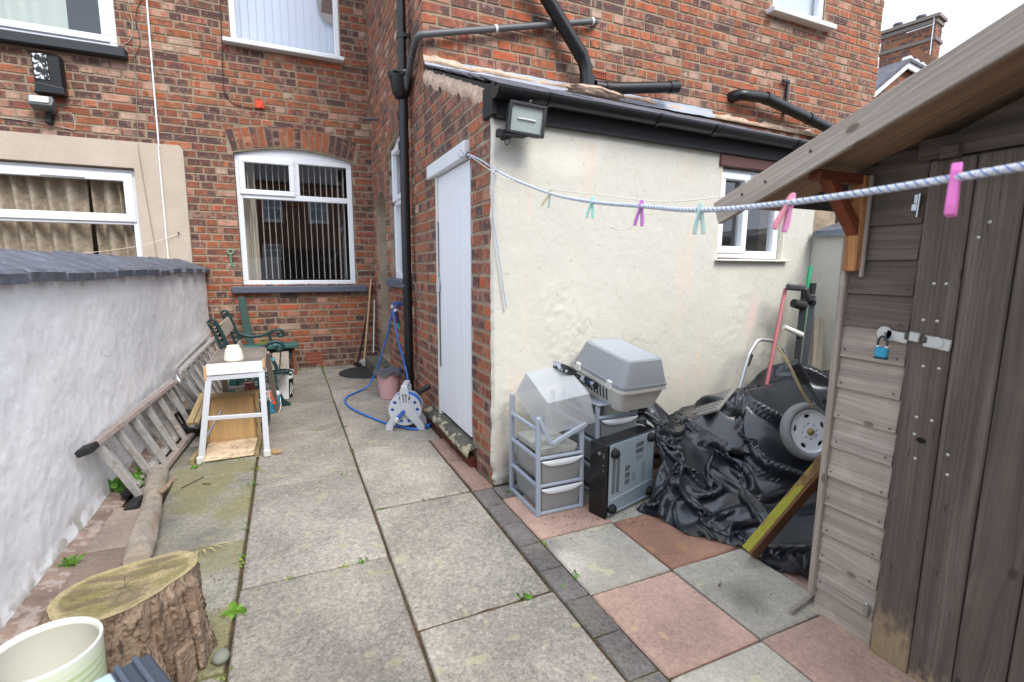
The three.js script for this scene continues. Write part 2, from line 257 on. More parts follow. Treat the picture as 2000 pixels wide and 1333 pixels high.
const MAT = {
  brick: tmat(brickTex, 0.92, 0.004), mortar: tmat(mortarTex, 0.97, 0.004),
  cream: tmat(creamTex, 0.9, 0.0035), white: tmat(whiteTex, 0.88, 0.004),
  slab: tmat(slabTex, 0.95, 0.0025), mossSlab: tmat(mossSlabTex, 0.95, 0.0025), redTile: tmat(redTileTex, 0.85, 0.001), greyTile: tmat(greyTileTex, 0.88, 0.001), sett: tmat(setTex, 0.95, 0.003), dirt: tmat(dirtTex, 1, 0.006),
  greyWood: tmat(greyWood, 0.9, 0.0016), darkWood: tmat(darkWood, 0.88, 0.0016), warmWood: tmat(warmWood, 0.75, 0.001), ply: tmat(plyWood, 0.85, 0.0006),
  bark: tmat(barkTex, 0.95, 0.016), slate: tmat(slateTex, 0.75, 0.002), coping: tmat(copingTex, 0.62, 0.002), curtain: tmat(curtainTex, 0.95, 0.001), alloy: tmat(alloyTex, 0.45, 0.0006, { metalness: 0.3 }),
  upvc: mat('#e6e9ee', 0.32), upvcOld: mat('#dfe2e6', 0.42), whitePaint: mat('#e2e5ea', 0.5), black: mat('#17171a', 0.35), blackMatt: mat('#1c1c1e', 0.7), greyPipe: mat('#58595d', 0.5),
  render: tmat(tex(512, 512, (u, v, o) => { const n = fbm(u, v, 5, 5, 5, 71), f = fbm(u, v, 90, 90, 2, 75); set(o, 196, 182, 166); mul(o, 0.95 + 0.1 * (n - 0.5) + 0.05 * (f - 0.5)); o[3] = f; }, [1, 1]), 0.92, 0.001),
  glass: phys({ color: '#ffffff', transmission: 1, thickness: 0, roughness: 0, ior: 1.95 }),
  sillBlue: mat('#545a68', 0.6), lead: mat('#9aa0ab', 0.5), pinkMortar: tmat(tex(512, 512, (u, v, o) => { const n = fbm(u, v, 7, 7, 5, 7), f = fbm(u, v, 60, 60, 2, 9); set(o, 204, 176, 154); mul(o, 0.76 + 0.4 * n + 0.24 * (f - 0.5)); o[3] = f; }, [0.5, 0.5]), 0.95, 0.005),
  dark: mat('#3a3835', 0.95), room: mat('#6b645c', 0.95), screw: mat('#b9b7b0', 0.35, { metalness: 0.8 }), steel: mat('#b7babd', 0.32, { metalness: 0.85 }),
};
// ---------------------------------------------------------------- brickwork
const L = 4.13, WZ = 1.428, COURSE = 0.083;
const brickGeo = {};
function unitBrick(id, half) {
  const key = id * 2 + (half ? 1 : 0); if (brickGeo[key]) return brickGeo[key];
  const j = (k, a) => (hash(id * 31 + k, half ? 5 : 2, 99) - 0.5) * 2 * a, cx = id % 8, cy = Math.floor(id / 8), span = half ? 0.5 : 1, u0 = half && hash(id, 8, 8) > 0.5 ? 0.5 : 0;
  const bx_ = half ? 0.05 : 0.024, by = 0.07, c = [[-0.5, -0.5], [0.5, -0.5], [0.5, 0.5], [-0.5, 0.5]];
  const o = c.map((p, k) => [p[0] + j(k, 0.012), p[1] + j(k + 9, 0.035)]), f = o.map((p, k) => [p[0] - Math.sign(c[k][0]) * bx_ * (1 + j(k + 20, 0.5)), p[1] - Math.sign(c[k][1]) * by * (1 + j(k + 24, 0.5)), j(k + 30, 0.0012)]);
  const pos = [], uv = [], U = (p) => [(cx + (u0 + (p[0] + 0.5) * span) * 0.97 + 0.015) / 8, (cy + (p[1] + 0.5) * 0.94 + 0.03) / 16];
  const q = (a, b, c2, d, A, B, C, D) => { pos.push(...a, ...b, ...c2, ...a, ...c2, ...d); uv.push(...U(A), ...U(B), ...U(C), ...U(A), ...U(C), ...U(D)); };
  q(f[0], f[1], f[2], f[3], f[0], f[1], f[2], f[3]);
  for (let k = 0; k < 4; k++) {
    const n = (k + 1) % 4, m = (p) => [p[0], p[1], -0.004], bk = (p) => [p[0], p[1], -0.03];
    q(m(o[k]), m(o[n]), f[n], f[k], o[k], o[n], f[n], f[k]); q(bk(o[k]), bk(o[n]), m(o[n]), m(o[k]), f[k], f[n], o[n], o[k]);
  }
  const g = new THREE.BufferGeometry(); g.setAttribute('position', new THREE.Float32BufferAttribute(pos, 3)); g.setAttribute('uv', new THREE.Float32BufferAttribute(uv, 2)); g.computeVertexNormals(); return brickGeo[key] = g;
}
const ROWS = { red: [0, 5], orange: [5, 7], burnt: [7, 11], patchy: [11, 14], pale: [14, 16] };
function pick(w, a = rnd()) { let t = 0; for (const k in w) t += w[k]; a *= t; for (const k in w) { a -= w[k]; if (a <= 0) { const [r0, r1] = ROWS[k]; return Math.floor(rr(r0, r1)) * 8 + Math.floor(rnd() * 8); } } return 3; }
const frameMat = new THREE.Matrix4().multiplyMatrices(camera.projectionMatrix, camera.matrixWorldInverse);
function seen(p, size) { const d = p.distanceTo(camera.position), q = p.clone().applyMatrix4(frameMat); return (q.z < 1 && Math.abs(q.x) < 1.02 && Math.abs(q.y) < 1.02) ? size / (d * d) : -1; }
// bricks of one wall face in the wall part's own axes (x along, y up, z out); cuts(v) -> list of [u0, u1]
function brickList(o) {
  const out = []; let row = 0;
  for (let v = o.v0; v < o.v1 - 0.02; v += COURSE, row++) {
    const vm = v + COURSE / 2, head = (row + (o.phase ?? 0)) % 4 === 3; let u = o.u0 - (head ? 0.06 : row % 2 ? 0.1175 : 0) - rr(0, 0.01) - 0.235;
    while (u < o.u1) {
      const h = head ? rnd() < 0.85 : rnd() < (o.headers ?? 0.22), len = (h ? 0.1175 : 0.235) * rr(0.97, 1.03); let segs = [[Math.max(o.u0, u + 0.006), Math.min(o.u1, u + len - 0.006)]];
      for (const [c0, c1] of o.cuts(vm)) segs = segs.flatMap(([a, b]) => (b <= c0 || a >= c1) ? [[a, b]] : [[a, Math.min(b, c0)], [Math.max(a, c1), b]]);
      for (const [a, b] of segs) if (b - a > 0.03) { const id = pick(typeof o.types === 'function' ? o.types((a + b) / 2, vm) : o.types); out.push({ u: (a + b) / 2, v: vm, len: b - a, half: h || b - a < 0.14, id, dz: rr(-0.0022, 0.0022), rz: rr(-0.008, 0.008) * (h ? 1.6 : 1), sy: 0.07 * rr(0.95, 1.03) }); }
      u += len;
    }
  }
  return out;
}
function layBricks(list, budget, stuffName = 'brickwork') { // list of {wall, bricks}: the largest in view as parts, the rest joined
  const all = []; const m = new THREE.Matrix4(), e = new THREE.Euler();
  for (const { wall, bricks } of list) { wall.updateWorldMatrix(true, false); for (const b of bricks) { const p = V(b.u, b.v, 0).applyMatrix4(wall.matrixWorld); b.wall = wall; b.s = seen(p, b.len); all.push(b); } }
  all.sort((a, b) => b.s - a.s);
  const rest = new Map();
  all.forEach((b, k) => {
    const g = unitBrick(b.id, b.half);
    if (k < budget && b.s > 0) { const x = part('brick', g, MAT.brick, b.wall); x.position.set(b.u, b.v, b.dz); x.rotation.z = b.rz; x.scale.set(b.len, b.sy, 1); }
    else { m.compose(V(b.u, b.v, b.dz), new THREE.Quaternion().setFromEuler(e.set(0, 0, b.rz)), V(b.len, b.sy, 1)); (rest.get(b.wall) ?? rest.set(b.wall, []).get(b.wall)).push(g.clone().applyMatrix4(m)); }
  });
  for (const [wall, gs] of rest) { const x = part(stuffName, mergeGeometries(gs), MAT.brick, wall); x.userData.kind = 'stuff'; }
}
function core(u0, u1, v0, v1, holes, depth = 0.24) { return ext([[u0, v0], [u1, v0], [u1, v1], [u0, v1]], depth, 0, holes).translate(0, 0, -depth - 0.0065); }
const rectHole = (a, b, c, d) => [[a, c], [a, d], [b, d], [b, c]];
function archHole(a, b, c, d, rise, n = 10) { const h = [[a, c], [a, d]]; for (let i = 1; i < n; i++) { const t = i / n; h.push([mix(a, b, t), d + rise * 4 * t * (1 - t)]); } h.push([b, d], [b, c]); return h; }
function archBricks(wall, a, b, spring, rise, height, n, types, flare = 0.06) { // a fan of soldier bricks
  for (let i = 0; i < n; i++) {
    const t0 = i / n, t1 = (i + 1) / n, g = 0.004, lo = (t) => [mix(a, b, t), spring + rise * 4 * t * (1 - t)], hi = (t) => [mix(a - flare, b + flare, t), spring + height + rise * 4 * t * (1 - t) * 0.95];
    const A = lo(t0), B = lo(t1), C = hi(t1), D = hi(t0); A[0] += g; D[0] += g; B[0] -= g; C[0] -= g;
    const id = pick(types), cx = id % 8, cy = Math.floor(id / 8), z = rr(-0.001, 0.003), c = [A, B, C, D], m = [(A[0] + C[0]) / 2, (A[1] + C[1]) / 2], f = c.map(p => [mix(p[0], m[0], 0.07), mix(p[1], m[1], 0.025), z]);
    const pos = [], uv = [], U = [[0.02, 0.1], [0.02, 0.9], [0.98, 0.9], [0.98, 0.1]].map(p => [(cx + p[0]) / 8, (cy + p[1]) / 16]);
    const q = (p, u) => { pos.push(...p[0], ...p[1], ...p[2], ...p[0], ...p[2], ...p[3]); uv.push(...u[0], ...u[1], ...u[2], ...u[0], ...u[2], ...u[3]); };
    q(f, U); for (let k = 0; k < 4; k++) { const n2 = (k + 1) % 4; q([[...c[k], -0.05], [...c[n2], -0.05], [...c[n2], z - 0.003], [...c[k], z - 0.003]], [U[k], U[n2], U[n2], U[k]]); q([[...c[k], z - 0.003], [...c[n2], z - 0.003], f[n2], f[k]], [U[k], U[n2], U[n2], U[k]]); }
    const G = new THREE.BufferGeometry(); G.setAttribute('position', new THREE.Float32BufferAttribute(pos, 3)); G.setAttribute('uv', new THREE.Float32BufferAttribute(uv, 2)); G.computeVertexNormals(); part('arch_brick', G, MAT.brick, wall);
  }
}
const archCut = (a, b, c, d, rise) => (v) => v < c || v > d + rise ? [] : v < d ? [[a, b]] : (() => { const k = Math.sqrt(Math.max(0, 1 - (v - d) / rise)) * (b - a) / 2, m = (a + b) / 2; return [[m - k, m + k]]; })();
// white plastic window in wall axes: bars = [x0, x1, y0, y1, proud], panes = [x0, x1, y0, y1]
function makeWindow(parent, bars, panes, z, m = MAT.upvc, label) {
  const w = new THREE.Group(); w.name = 'window'; if (label) w.userData.label = label; parent.add(w);
  part('frame', merge(bars.map(([a, b, c, d, p = 0, t = 0.06]) => bx(b - a, d - c, t, (a + b) / 2, (c + d) / 2, z + p - t / 2, 0, 0, 0, 0.006))), m, w);
  for (const [a, b, c, d] of panes) part('pane', flat(new THREE.PlaneGeometry(b - a + 0.01, d - c + 0.01)).translate((a + b) / 2, (c + d) / 2, z - 0.03), MAT.glass, w);
  return w;
}
function ring(a, b, c, d, t, p = 0, th = 0.06) { return [[a, b, c, c + t, p, th], [a, b, d - t, d, p, th], [a, a + t, c + t, d - t, p, th], [b - t, b, c + t, d - t, p, th]]; }
function room(parent, a, b, c, d, z, depth, m = MAT.room) { // closed room behind a window, open to the front
  const t = 0.05, X = (a + b) / 2, Y = (c + d) / 2;
  return part('room', merge([bx(b - a, d - c, t, X, Y, z - depth), bx(t, d - c, depth, a, Y, z - depth / 2), bx(t, d - c, depth, b, Y, z - depth / 2), bx(b - a + t, t, depth, X, c, z - depth / 2), bx(b - a + t, t, depth, X, d, z - depth / 2)]), m, parent);
}
function drape(parent, name, x0, x1, y0, y1, z, folds, amp, m) { // hanging cloth with folds
  return part(name, sheet(Math.ceil(folds * 10), 6, (u, v) => [mix(x0, x1, u), mix(y0, y1, v), z + amp * Math.sin(u * folds * 6.283 + 1.5 * Math.sin(u * 9 + v)) + 0.3 * amp * Math.sin(v * 3 + u * 20)], (u, v) => [u * (x1 - x0) * 1.5, v * (y1 - y0)]), m, parent);
}

// ---------------------------------------------------------------- the terrace house across the end of the yard (wall faces +z)
const backTypes = (u, v) => { const k = nz(u * 0.9 + 3, v * 1.1, 3, 11), q = nz(u * 1.3 + 9, v * 1.6 + 4, 3, 21); return { red: 5, orange: 0.5, burnt: 1.6 + 8 * sstep(0.45, 0.62, k), patchy: 2.6, pale: 0.4 + 3 * sstep(0.5, 0.66, q) }; };
{
  const T = thing('terrace_house', 'red brick terrace house wall with white windows across the end of the yard', 'house', [0, 0, -L]);
  const holes = [rectHole(-4.55, -2.53, 3.5, 4.9), rectHole(-4.4, -2.495, 1.1, 2.32), rectHole(-1.49, -0.31, 3.785, 5.0), archHole(-1.545, -0.23, 1.05, 2.585, 0.1)];
  const wall = part('wall', core(-5.4, 5.65, -0.3, 5.5, holes), MAT.mortar, T);
  const arch = archCut(-1.545, -0.23, 1.05, 2.585, 0.1), archOuter = archCut(-1.605, -0.17, 2.56, 2.83, 0.11);
  const cuts = (v) => { const r = [...arch(v), ...archOuter(v)]; if (v > 3.48 && v < 4.9) r.push([-4.55, -2.53]); if (v > 3.4 && v < 3.52) r.push([-4.6, -2.45]); if (v < 2.6 && v > 0.9) r.push([-4.7, -2.03]); if (v > 3.77 && v < 5.0) r.push([-1.49, -0.31]); if (v > 0.05 && v < 0.2) r.push([-0.895, -0.69]); if (v > 0.9 && v < 0.96) r.push([-1.14, -0.94]); return r; };
  const bricks = brickList({ u0: -5.4, u1: 0.0, v0: 0, v1: 5.45, cuts, headers: 0.3, types: (u, v) => v < 0.26 ? { burnt: 6, patchy: 1 } : v < 1 ? { red: 6, orange: 1.3, burnt: 2.4, patchy: 1.8, pale: 0.9 } : backTypes(u, v) });
  archBricks(wall, -1.555, -0.22, 2.6, 0.1, 0.235, 18, { red: 5, burnt: 5 });
  layBricks([{ wall, bricks }], 300);
  // painted render round the neighbour's window
  part('render_surround', ext([[-4.7, 0.9], [-2.035, 0.9], [-2.03, 2.56], [-2.06, 2.605], [-4.7, 2.585]], 0.024, 0.004, [rectHole(-4.4, -2.495, 1.1, 2.325)]).translate(0, 0, -0.006), MAT.render, T);
  // lower middle window
  const z = -0.05;
  const w1 = makeWindow(T, [...ring(-1.54, -0.235, 1.055, 2.585, 0.062), [-1.478, -0.297, 2.085, 2.15, 0, 0.06], [-0.915, -0.85, 2.15, 2.523, 0], ...ring(-1.5, -0.905, 2.13, 2.555, 0.06, 0.022, 0.05)],
    [[-1.44, -0.965, 2.19, 2.495], [-0.85, -0.297, 2.15, 2.523], [-1.478, -0.297, 1.117, 2.085]], z, MAT.upvc, 'white arched-head window with three panes and vertical blinds');
  const hd = [[-1.54, 2.585]]; for (let i = 0; i <= 12; i++) { const t = i / 12; hd.push([mix(-1.54, -0.235, t), 2.587 + 0.1 * 4 * t * (1 - t)]); } part('head_board', ext(hd, 0.04, 0.003).translate(0, 0, z - 0.045), MAT.upvc, w1);
  part('sill', bx(1.55, 0.085, 0.2, -0.885, 1.008, -0.02, 0, 0, 0, 0.012), MAT.sillBlue, w1);
  room(T, -1.75, -0.05, 0.85, 2.85, -0.26, 4.6, mat('#8d867b', 0.95));
  const slat = mat('#d6d2c8', 0.8), bl = new THREE.Group(); bl.name = 'vertical_blind'; T.add(bl);
  for (let i = 0; i < 17; i++) part('slat', bx(0.0035, 1.42, 0.085, -1.42 + i * 0.068, 1.84, -0.2, 0, -0.1 + 0.012 * i + rr(-0.02, 0.02), 0, 0.001), slat, bl);
  drape(T, 'curtain', -1.6, -1.36, 1.0, 2.6, -0.34, 3, 0.03, mat('#d9d5c9', 0.9));
  // upper middle window with pale blinds and an oval mirror's back
  const w2 = makeWindow(T, ring(-1.488, -0.312, 3.79, 5.0, 0.06), [[-1.428, -0.372, 3.85, 4.94]], z, MAT.upvc, 'white upper window with closed pale blue blinds');
  part('sill', bx(1.275, 0.045, 0.16, -0.92, 3.765, 0.02, 0, 0, 0, 0.006), MAT.upvc, w2);
  room(T, -1.7, -0.1, 3.6, 5.2, -0.26, 2);
  const pb = mat('#b9c4d6', 0.8), b2 = new THREE.Group(); b2.name = 'vertical_blind'; T.add(b2);
  for (let i = 0; i < 13; i++) part('slat', bx(0.088, 1.3, 0.003, -1.42 + i * 0.085, 4.45, -0.16, 0, 0.22 + rr(-0.05, 0.05), 0, 0.001), pb, b2);
  part('oval_mirror', flat(new THREE.CylinderGeometry(0.2, 0.2, 0.02, 32)).applyMatrix4(new THREE.Matrix4().makeRotationX(Math.PI / 2)).scale(0.72, 1.25, 1).translate(-0.4, 4.47, -0.12), mat('#6b5a52', 0.6), T);
  // upper left window
  const w3 = makeWindow(T, [...ring(-4.55, -2.535, 3.515, 4.9, 0.07), ...ring(-4.48, -2.6, 3.585, 4.83, 0.065, 0.02, 0.05)], [[-4.42, -2.665, 3.65, 4.77]], z, MAT.upvc, 'white bedroom window with grey green curtain at upper left');
  part('sill', bx(2.2, 0.1, 0.2, -3.55, 3.465, 0.0, 0, 0, 0, 0.012), mat('#2b2d34', 0.6), w3);
  room(T, -4.7, -2.4, 3.3, 5.1, -0.26, 2, mat('#b9c6cc', 0.9));
  drape(T, 'curtain', -4.5, -2.97, 3.5, 4.9, -0.2, 6, 0.03, mat('#aab3ab', 0.9));
  // lower left window behind the boundary wall
  const w4 = makeWindow(T, [...ring(-4.4, -2.498, 1.1, 2.315, 0.065), [-4.335, -2.563, 1.73, 1.8, 0], ...ring(-4.36, -2.53, 1.76, 2.275, 0.085, 0.022, 0.05), [-3.3, -2.94, 2.2, 2.222, 0.04, 0.03]], [[-4.27, -2.615, 1.845, 2.19], [-4.335, -2.563, 1.165, 1.73]], z, MAT.upvc, 'wide white window with patterned brown curtains behind the low wall');
  room(T, -4.6, -2.3, 0.9, 2.5, -0.26, 3.4, mat('#8d867b', 0.95));
  drape(T, 'curtain', -4.4, -2.98, 1.0, 2.4, -0.2, 9, 0.05, MAT.curtain); drape(T, 'curtain', -2.93, -2.5, 1.0, 2.4, -0.2, 4, 0.045, MAT.curtain);
  // vents
  const vent = new THREE.Group(); vent.name = 'air_brick'; T.add(vent); part('grille', (() => { const hs = []; for (let r = 0; r < 3; r++) for (let c = 0; c < 6; c++) hs.push(rectHole(-0.885 + c * 0.0325, -0.868 + c * 0.0325, 0.075 + r * 0.042, 0.1 + r * 0.042)); return ext([[-0.897, 0.055], [-0.69, 0.055], [-0.69, 0.2], [-0.897, 0.2]], 0.03, 0, hs).translate(0, 0, -0.026); })(), mat('#8d4a39', 0.9), vent);
  part('backing', bx(0.2, 0.14, 0.01, -0.793, 0.128, -0.03), MAT.dark, vent);
  part('slot_vent', (() => { const hs = []; for (let c = 0; c < 6; c++) hs.push(rectHole(-1.13 + c * 0.031, -1.112 + c * 0.031, 0.91, 0.945)); return ext([[-1.14, 0.9], [-0.945, 0.9], [-0.945, 0.955], [-1.14, 0.955]], 0.02, 0, hs).translate(0, 0, -0.02); })(), mat('#4b3a35', 0.9), T);
  // roof behind the parapet line
  part('roof', bx(11.2, 0.12, 3.4, 0.1, 6.2, -1.35, 0.52, 0, 0, 0.01), MAT.slate, T);
  part('eaves_gutter', rod([-5.4, 5.48, 0.06], [0, 5.48, 0.06], 0.055), MAT.black, T);
}
// ---------------------------------------------------------------- the two-storey rear wing
const wingGroup = {};
{
  const T = thing('rear_wing', 'two-storey red brick rear wing with black downpipe rising above the outhouse', 'house wing');
  const fl = part('flank_wall', core(-L + 0.008, -WZ - 0.017, -0.3, 5.5, [archHole(-3.86, -3.2, 0.16, 2.03, 0.14), archHole(-2.93, -2.0, 1.16, 2.5, 0.1)]), MAT.mortar, T); fl.rotation.y = -Math.PI / 2;
  const c1 = archCut(-3.86, -3.2, 0, 2.03, 0.14), c1o = archCut(-3.92, -3.14, 2.03, 2.26, 0.15), c2 = archCut(-2.93, -2.0, 1.16, 2.5, 0.1), c2o = archCut(-2.98, -1.95, 2.5, 2.74, 0.1);
  const fb = brickList({ u0: -L, u1: -WZ, v0: 0, v1: 5.45, cuts: (v) => [...c1(v), ...c1o(v), ...c2(v), ...c2o(v), ...(v > 1.08 && v < 1.17 ? [[-2.98, -1.95]] : [])], headers: 0.5, types: { red: 5.2, orange: 1.4, burnt: 2.4, patchy: 2, pale: 0.7 } });
  archBricks(fl, -3.86, -3.2, 2.05, 0.14, 0.23, 9, { burnt: 3, red: 3 }); archBricks(fl, -2.93, -2.0, 2.52, 0.1, 0.23, 12, { burnt: 2, red: 4 });
  const en = part('end_wall', core(0.0085, 5.65, 2.2, 5.5, [rectHole(3.78, 4.6, 4.0, 5.1)]), MAT.mortar, T); en.position.z = -WZ;
  const eb = brickList({ u0: 0, u1: 5.657, v0: 2.49, v1: 5.45, cuts: (v) => v > 3.95 && v < 5.1 ? [[3.74, 4.62]] : v > 3.0 && v < 3.06 ? [[1.53, 1.71]] : [], headers: 0.34, types: (u, v) => u < 1.3 ? { red: 4.4, orange: 2.6, burnt: 2, patchy: 1.8, pale: 0.6 } : { red: 6, orange: 1.3, burnt: 1.5, patchy: 3, pale: 1.9 } });
  layBricks([{ wall: fl, bricks: fb }, { wall: en, bricks: eb }], 300);
  const rt = part('right_wall', bx(3.2, 5.6, 0.24, 0, 2.6, 0), MAT.mortar, T); rt.rotation.y = Math.PI / 2; rt.position.set(5.52, 0, -WZ - 1.64);
  // side window and arched side door
  const wf = new THREE.Group(); wf.name = 'window_side'; wf.rotation.y = -Math.PI / 2; T.add(wf); wf.name = 'side_window';
  part('frame', merge([...ring(-2.925, -2.005, 1.165, 2.52, 0.06), [-2.925, -2.005, 1.93, 1.99], ...ring(-2.89, -2.04, 1.97, 2.5, 0.055, 0.02, 0.05)].map(([a, b, c, d, p = 0, t = 0.06]) => bx(b - a, d - c, t, (a + b) / 2, (c + d) / 2, -0.04 + p - t / 2, 0, 0, 0, 0.006))), MAT.upvc, wf);
  { const h = [[-2.925, 2.52]]; for (let i = 0; i <= 10; i++) { const t = i / 10; h.push([mix(-2.925, -2.005, t), 2.521 + 0.4 * t * (1 - t) * 0.98]); } part('head_board', ext(h, 0.04).translate(0, 0, -0.085), MAT.upvc, wf); }
  part('pane', flat(new THREE.PlaneGeometry(0.8, 1.3)).translate(-2.465, 1.84, -0.08), MAT.glass, wf);
  part('sill', bx(1.02, 0.085, 0.12, -2.465, 1.122, 0.0, 0, 0, 0, 0.01), MAT.sillBlue, wf);
  drape(wf, 'net_curtain', -2.9, -2.03, 1.2, 2.5, -0.18, 7, 0.02, mat('#d4d4d0', 0.9));
  room(wf, -3.0, -1.9, 1.0, 2.7, -0.25, 1.6);
  const df = new THREE.Group(); df.name = 'side_door'; df.rotation.y = -Math.PI / 2; T.add(df);
  part('door_leaf', bx(0.56, 1.95, 0.04, -3.53, 1.14, -0.2), MAT.upvc, df); part('door_frame', merge([bx(0.05, 2.0, 0.07, -3.225, 1.14, -0.11), bx(0.05, 2.0, 0.07, -3.835, 1.14, -0.17), bx(0.66, 0.2, 0.05, -3.53, 2.12, -0.19)]), MAT.upvc, df);
  part('doorstep', bx(0.74, 0.15, 0.34, -3.53, 0.075, 0.02, 0, 0, 0, 0.012), tmat(setTex, 0.95, 0.003, { color: '#d5d6c6' }), df);
  // upper window on the end wall
  const wu = new THREE.Group(); wu.name = 'upper_window'; wu.position.z = -WZ; T.add(wu);
  part('frame', merge(ring(3.79, 4.59, 4.01, 5.09, 0.065).map(([a, b, c, d]) => bx(b - a, d - c, 0.07, (a + b) / 2, (c + d) / 2, -0.05, 0, 0, 0, 0.006))), MAT.upvc, wu);
  part('pane', flat(new THREE.PlaneGeometry(0.68, 0.96)).translate(4.19, 4.55, -0.05), MAT.glass, wu); part('sill', bx(1.0, 0.05, 0.16, 4.19, 3.965, 0.02, 0, 0, 0, 0.006), MAT.upvc, wu);
  part('blind', bx(0.76, 1.05, 0.01, 4.19, 4.55, -0.12), mat('#b6c0c6', 0.9), wu); room(wu, 3.6, 4.8, 3.9, 5.2, -0.25, 1.2);
  part('roof', bx(6.0, 0.1, 3.3, 2.75, 5.75, -2.7, 0, 0, 0, 0.01), MAT.slate, T);
  part('air_brick', (() => { const hs = []; for (let c = 0; c < 8; c++) hs.push(rectHole(1.545 + c * 0.02, 1.557 + c * 0.02, 3.008, 3.05)); return ext([[1.535, 2.998], [1.71, 2.998], [1.71, 3.06], [1.535, 3.06]], 0.02, 0, hs).translate(0, 0, -WZ - 0.016); })(), mat('#9a4a34', 0.9), T);
  // pipes
  const P = new THREE.Group(); P.name = 'downpipe'; T.add(P);
  parts('pipe', [rod([-0.07, 0.08, -1.87], [-0.07, 2.72, -1.84], 0.04, 0.04, 18), rod([-0.07, 2.74, -1.84], [-0.07, 5.5, -1.8], 0.036, 0.036, 18)], MAT.black, P);
  parts('collar', [[0.95, 0.046], [2.3, 0.047], [2.55, 0.049], [0.25, 0.046]].map(([y, r]) => rod([-0.07, y, -1.865], [-0.07, y + 0.06, -1.864], r, r, 18)).concat([merge([rod([-0.07, 3.18, -1.835], [-0.07, 3.22, -1.835], 0.042, 0.042, 18), bx(0.07, 0.03, 0.02, -0.03, 3.2, -1.8)])]), MAT.black, P);
  part('painted_ring', rod([-0.07, 1.31, -1.866], [-0.07, 1.318, -1.866], 0.0415, 0.0415, 18), mat('#c9c6bf', 0.8), P);
  part('hopper', merge([lathe([[0.0, 2.7], [0.045, 2.7], [0.075, 2.74], [0.092, 2.86], [0.1, 2.862], [0.1, 2.9], [0.092, 2.9], [0.08, 2.86], [0.03, 2.75]], 8).translate(-0.09, 0, -1.83), bx(0.16, 0.022, 0.2, -0.09, 2.89, -1.83, 0, 0, 0, 0.005)]), MAT.black, P);
  const Wp = new THREE.Group(); Wp.name = 'waste_pipe'; T.add(Wp);
  part('pipe', bent([[1.55, 3.438, -1.43], [1.55, 3.438, -1.37], [-0.045, 3.035, -1.37], [-0.05, 3.0, -1.5], [-0.05, 2.84, -1.74], [-0.065, 2.76, -1.79]], 0.025, 14, 0.045), MAT.greyPipe, Wp);
  parts('pipe_clip', [rod([0.58, 3.192, -1.37], [0.6, 3.197, -1.37], 0.031, 0.031, 14), rod([1.49, 3.423, -1.37], [1.51, 3.428, -1.37], 0.032, 0.032, 14)], mat('#d8d5cd', 0.7), Wp);
  part('outlet', rod([-0.068, 2.84, -1.765], [-0.068, 2.91, -1.765], 0.022, 0.02, 12), mat('#e2e2e0', 0.6), Wp);
  const S = new THREE.Group(); S.name = 'soil_pipe'; T.add(S);
  part('pipe', bent([[0.62, 3.93, -1.31], [1.41, 3.05, -1.31], [1.43, 2.82, -1.31]], 0.057, 18, 0.09), MAT.black, S);
  parts('collar', [rod([1.43, 2.85, -1.31], [1.43, 2.94, -1.31], 0.066, 0.066, 18), rod([1.345, 3.125, -1.31], [1.375, 3.09, -1.31], 0.063, 0.063, 18)], MAT.black, S);
  part('branch', merge([bent([[1.5, 2.87, -1.3], [1.64, 2.87, -1.29], [2.4, 2.985, -1.27]], 0.05, 18, 0.08), rod([2.3, 2.97, -1.273], [2.4, 2.985, -1.27], 0.057, 0.057, 18), rod([1.6, 2.868, -1.292], [1.65, 2.872, -1.291], 0.057, 0.057, 18)]), MAT.black, S);
  const R2 = new THREE.Group(); R2.name = 'rain_pipe'; T.add(R2);
  part('pipe', bent([[3.26, 3.06, -1.46], [3.27, 3.06, -1.33], [3.62, 3.07, -1.31], [5.1, 2.8, -1.29]], 0.055, 18, 0.09), MAT.black, R2);
  parts('collar', [rod([3.62, 3.07, -1.31], [3.67, 3.062, -1.31], 0.062, 0.062, 18), rod([4.3, 2.948, -1.3], [4.36, 2.938, -1.3], 0.062, 0.062, 18)], MAT.black, R2);
  part('bracket', merge([bx(0.035, 0.3, 0.02, 4.07, 3.17, -1.405), bx(0.1, 0.03, 0.03, 4.03, 3.32, -1.4), bx(0.05, 0.05, 0.12, 4.07, 3.02, -1.37)]), MAT.black, R2);
  part('overflow_pipe', rod([0.05, 2.972, -3.49], [-0.14, 2.955, -3.49], 0.014), MAT.greyPipe, T);
}
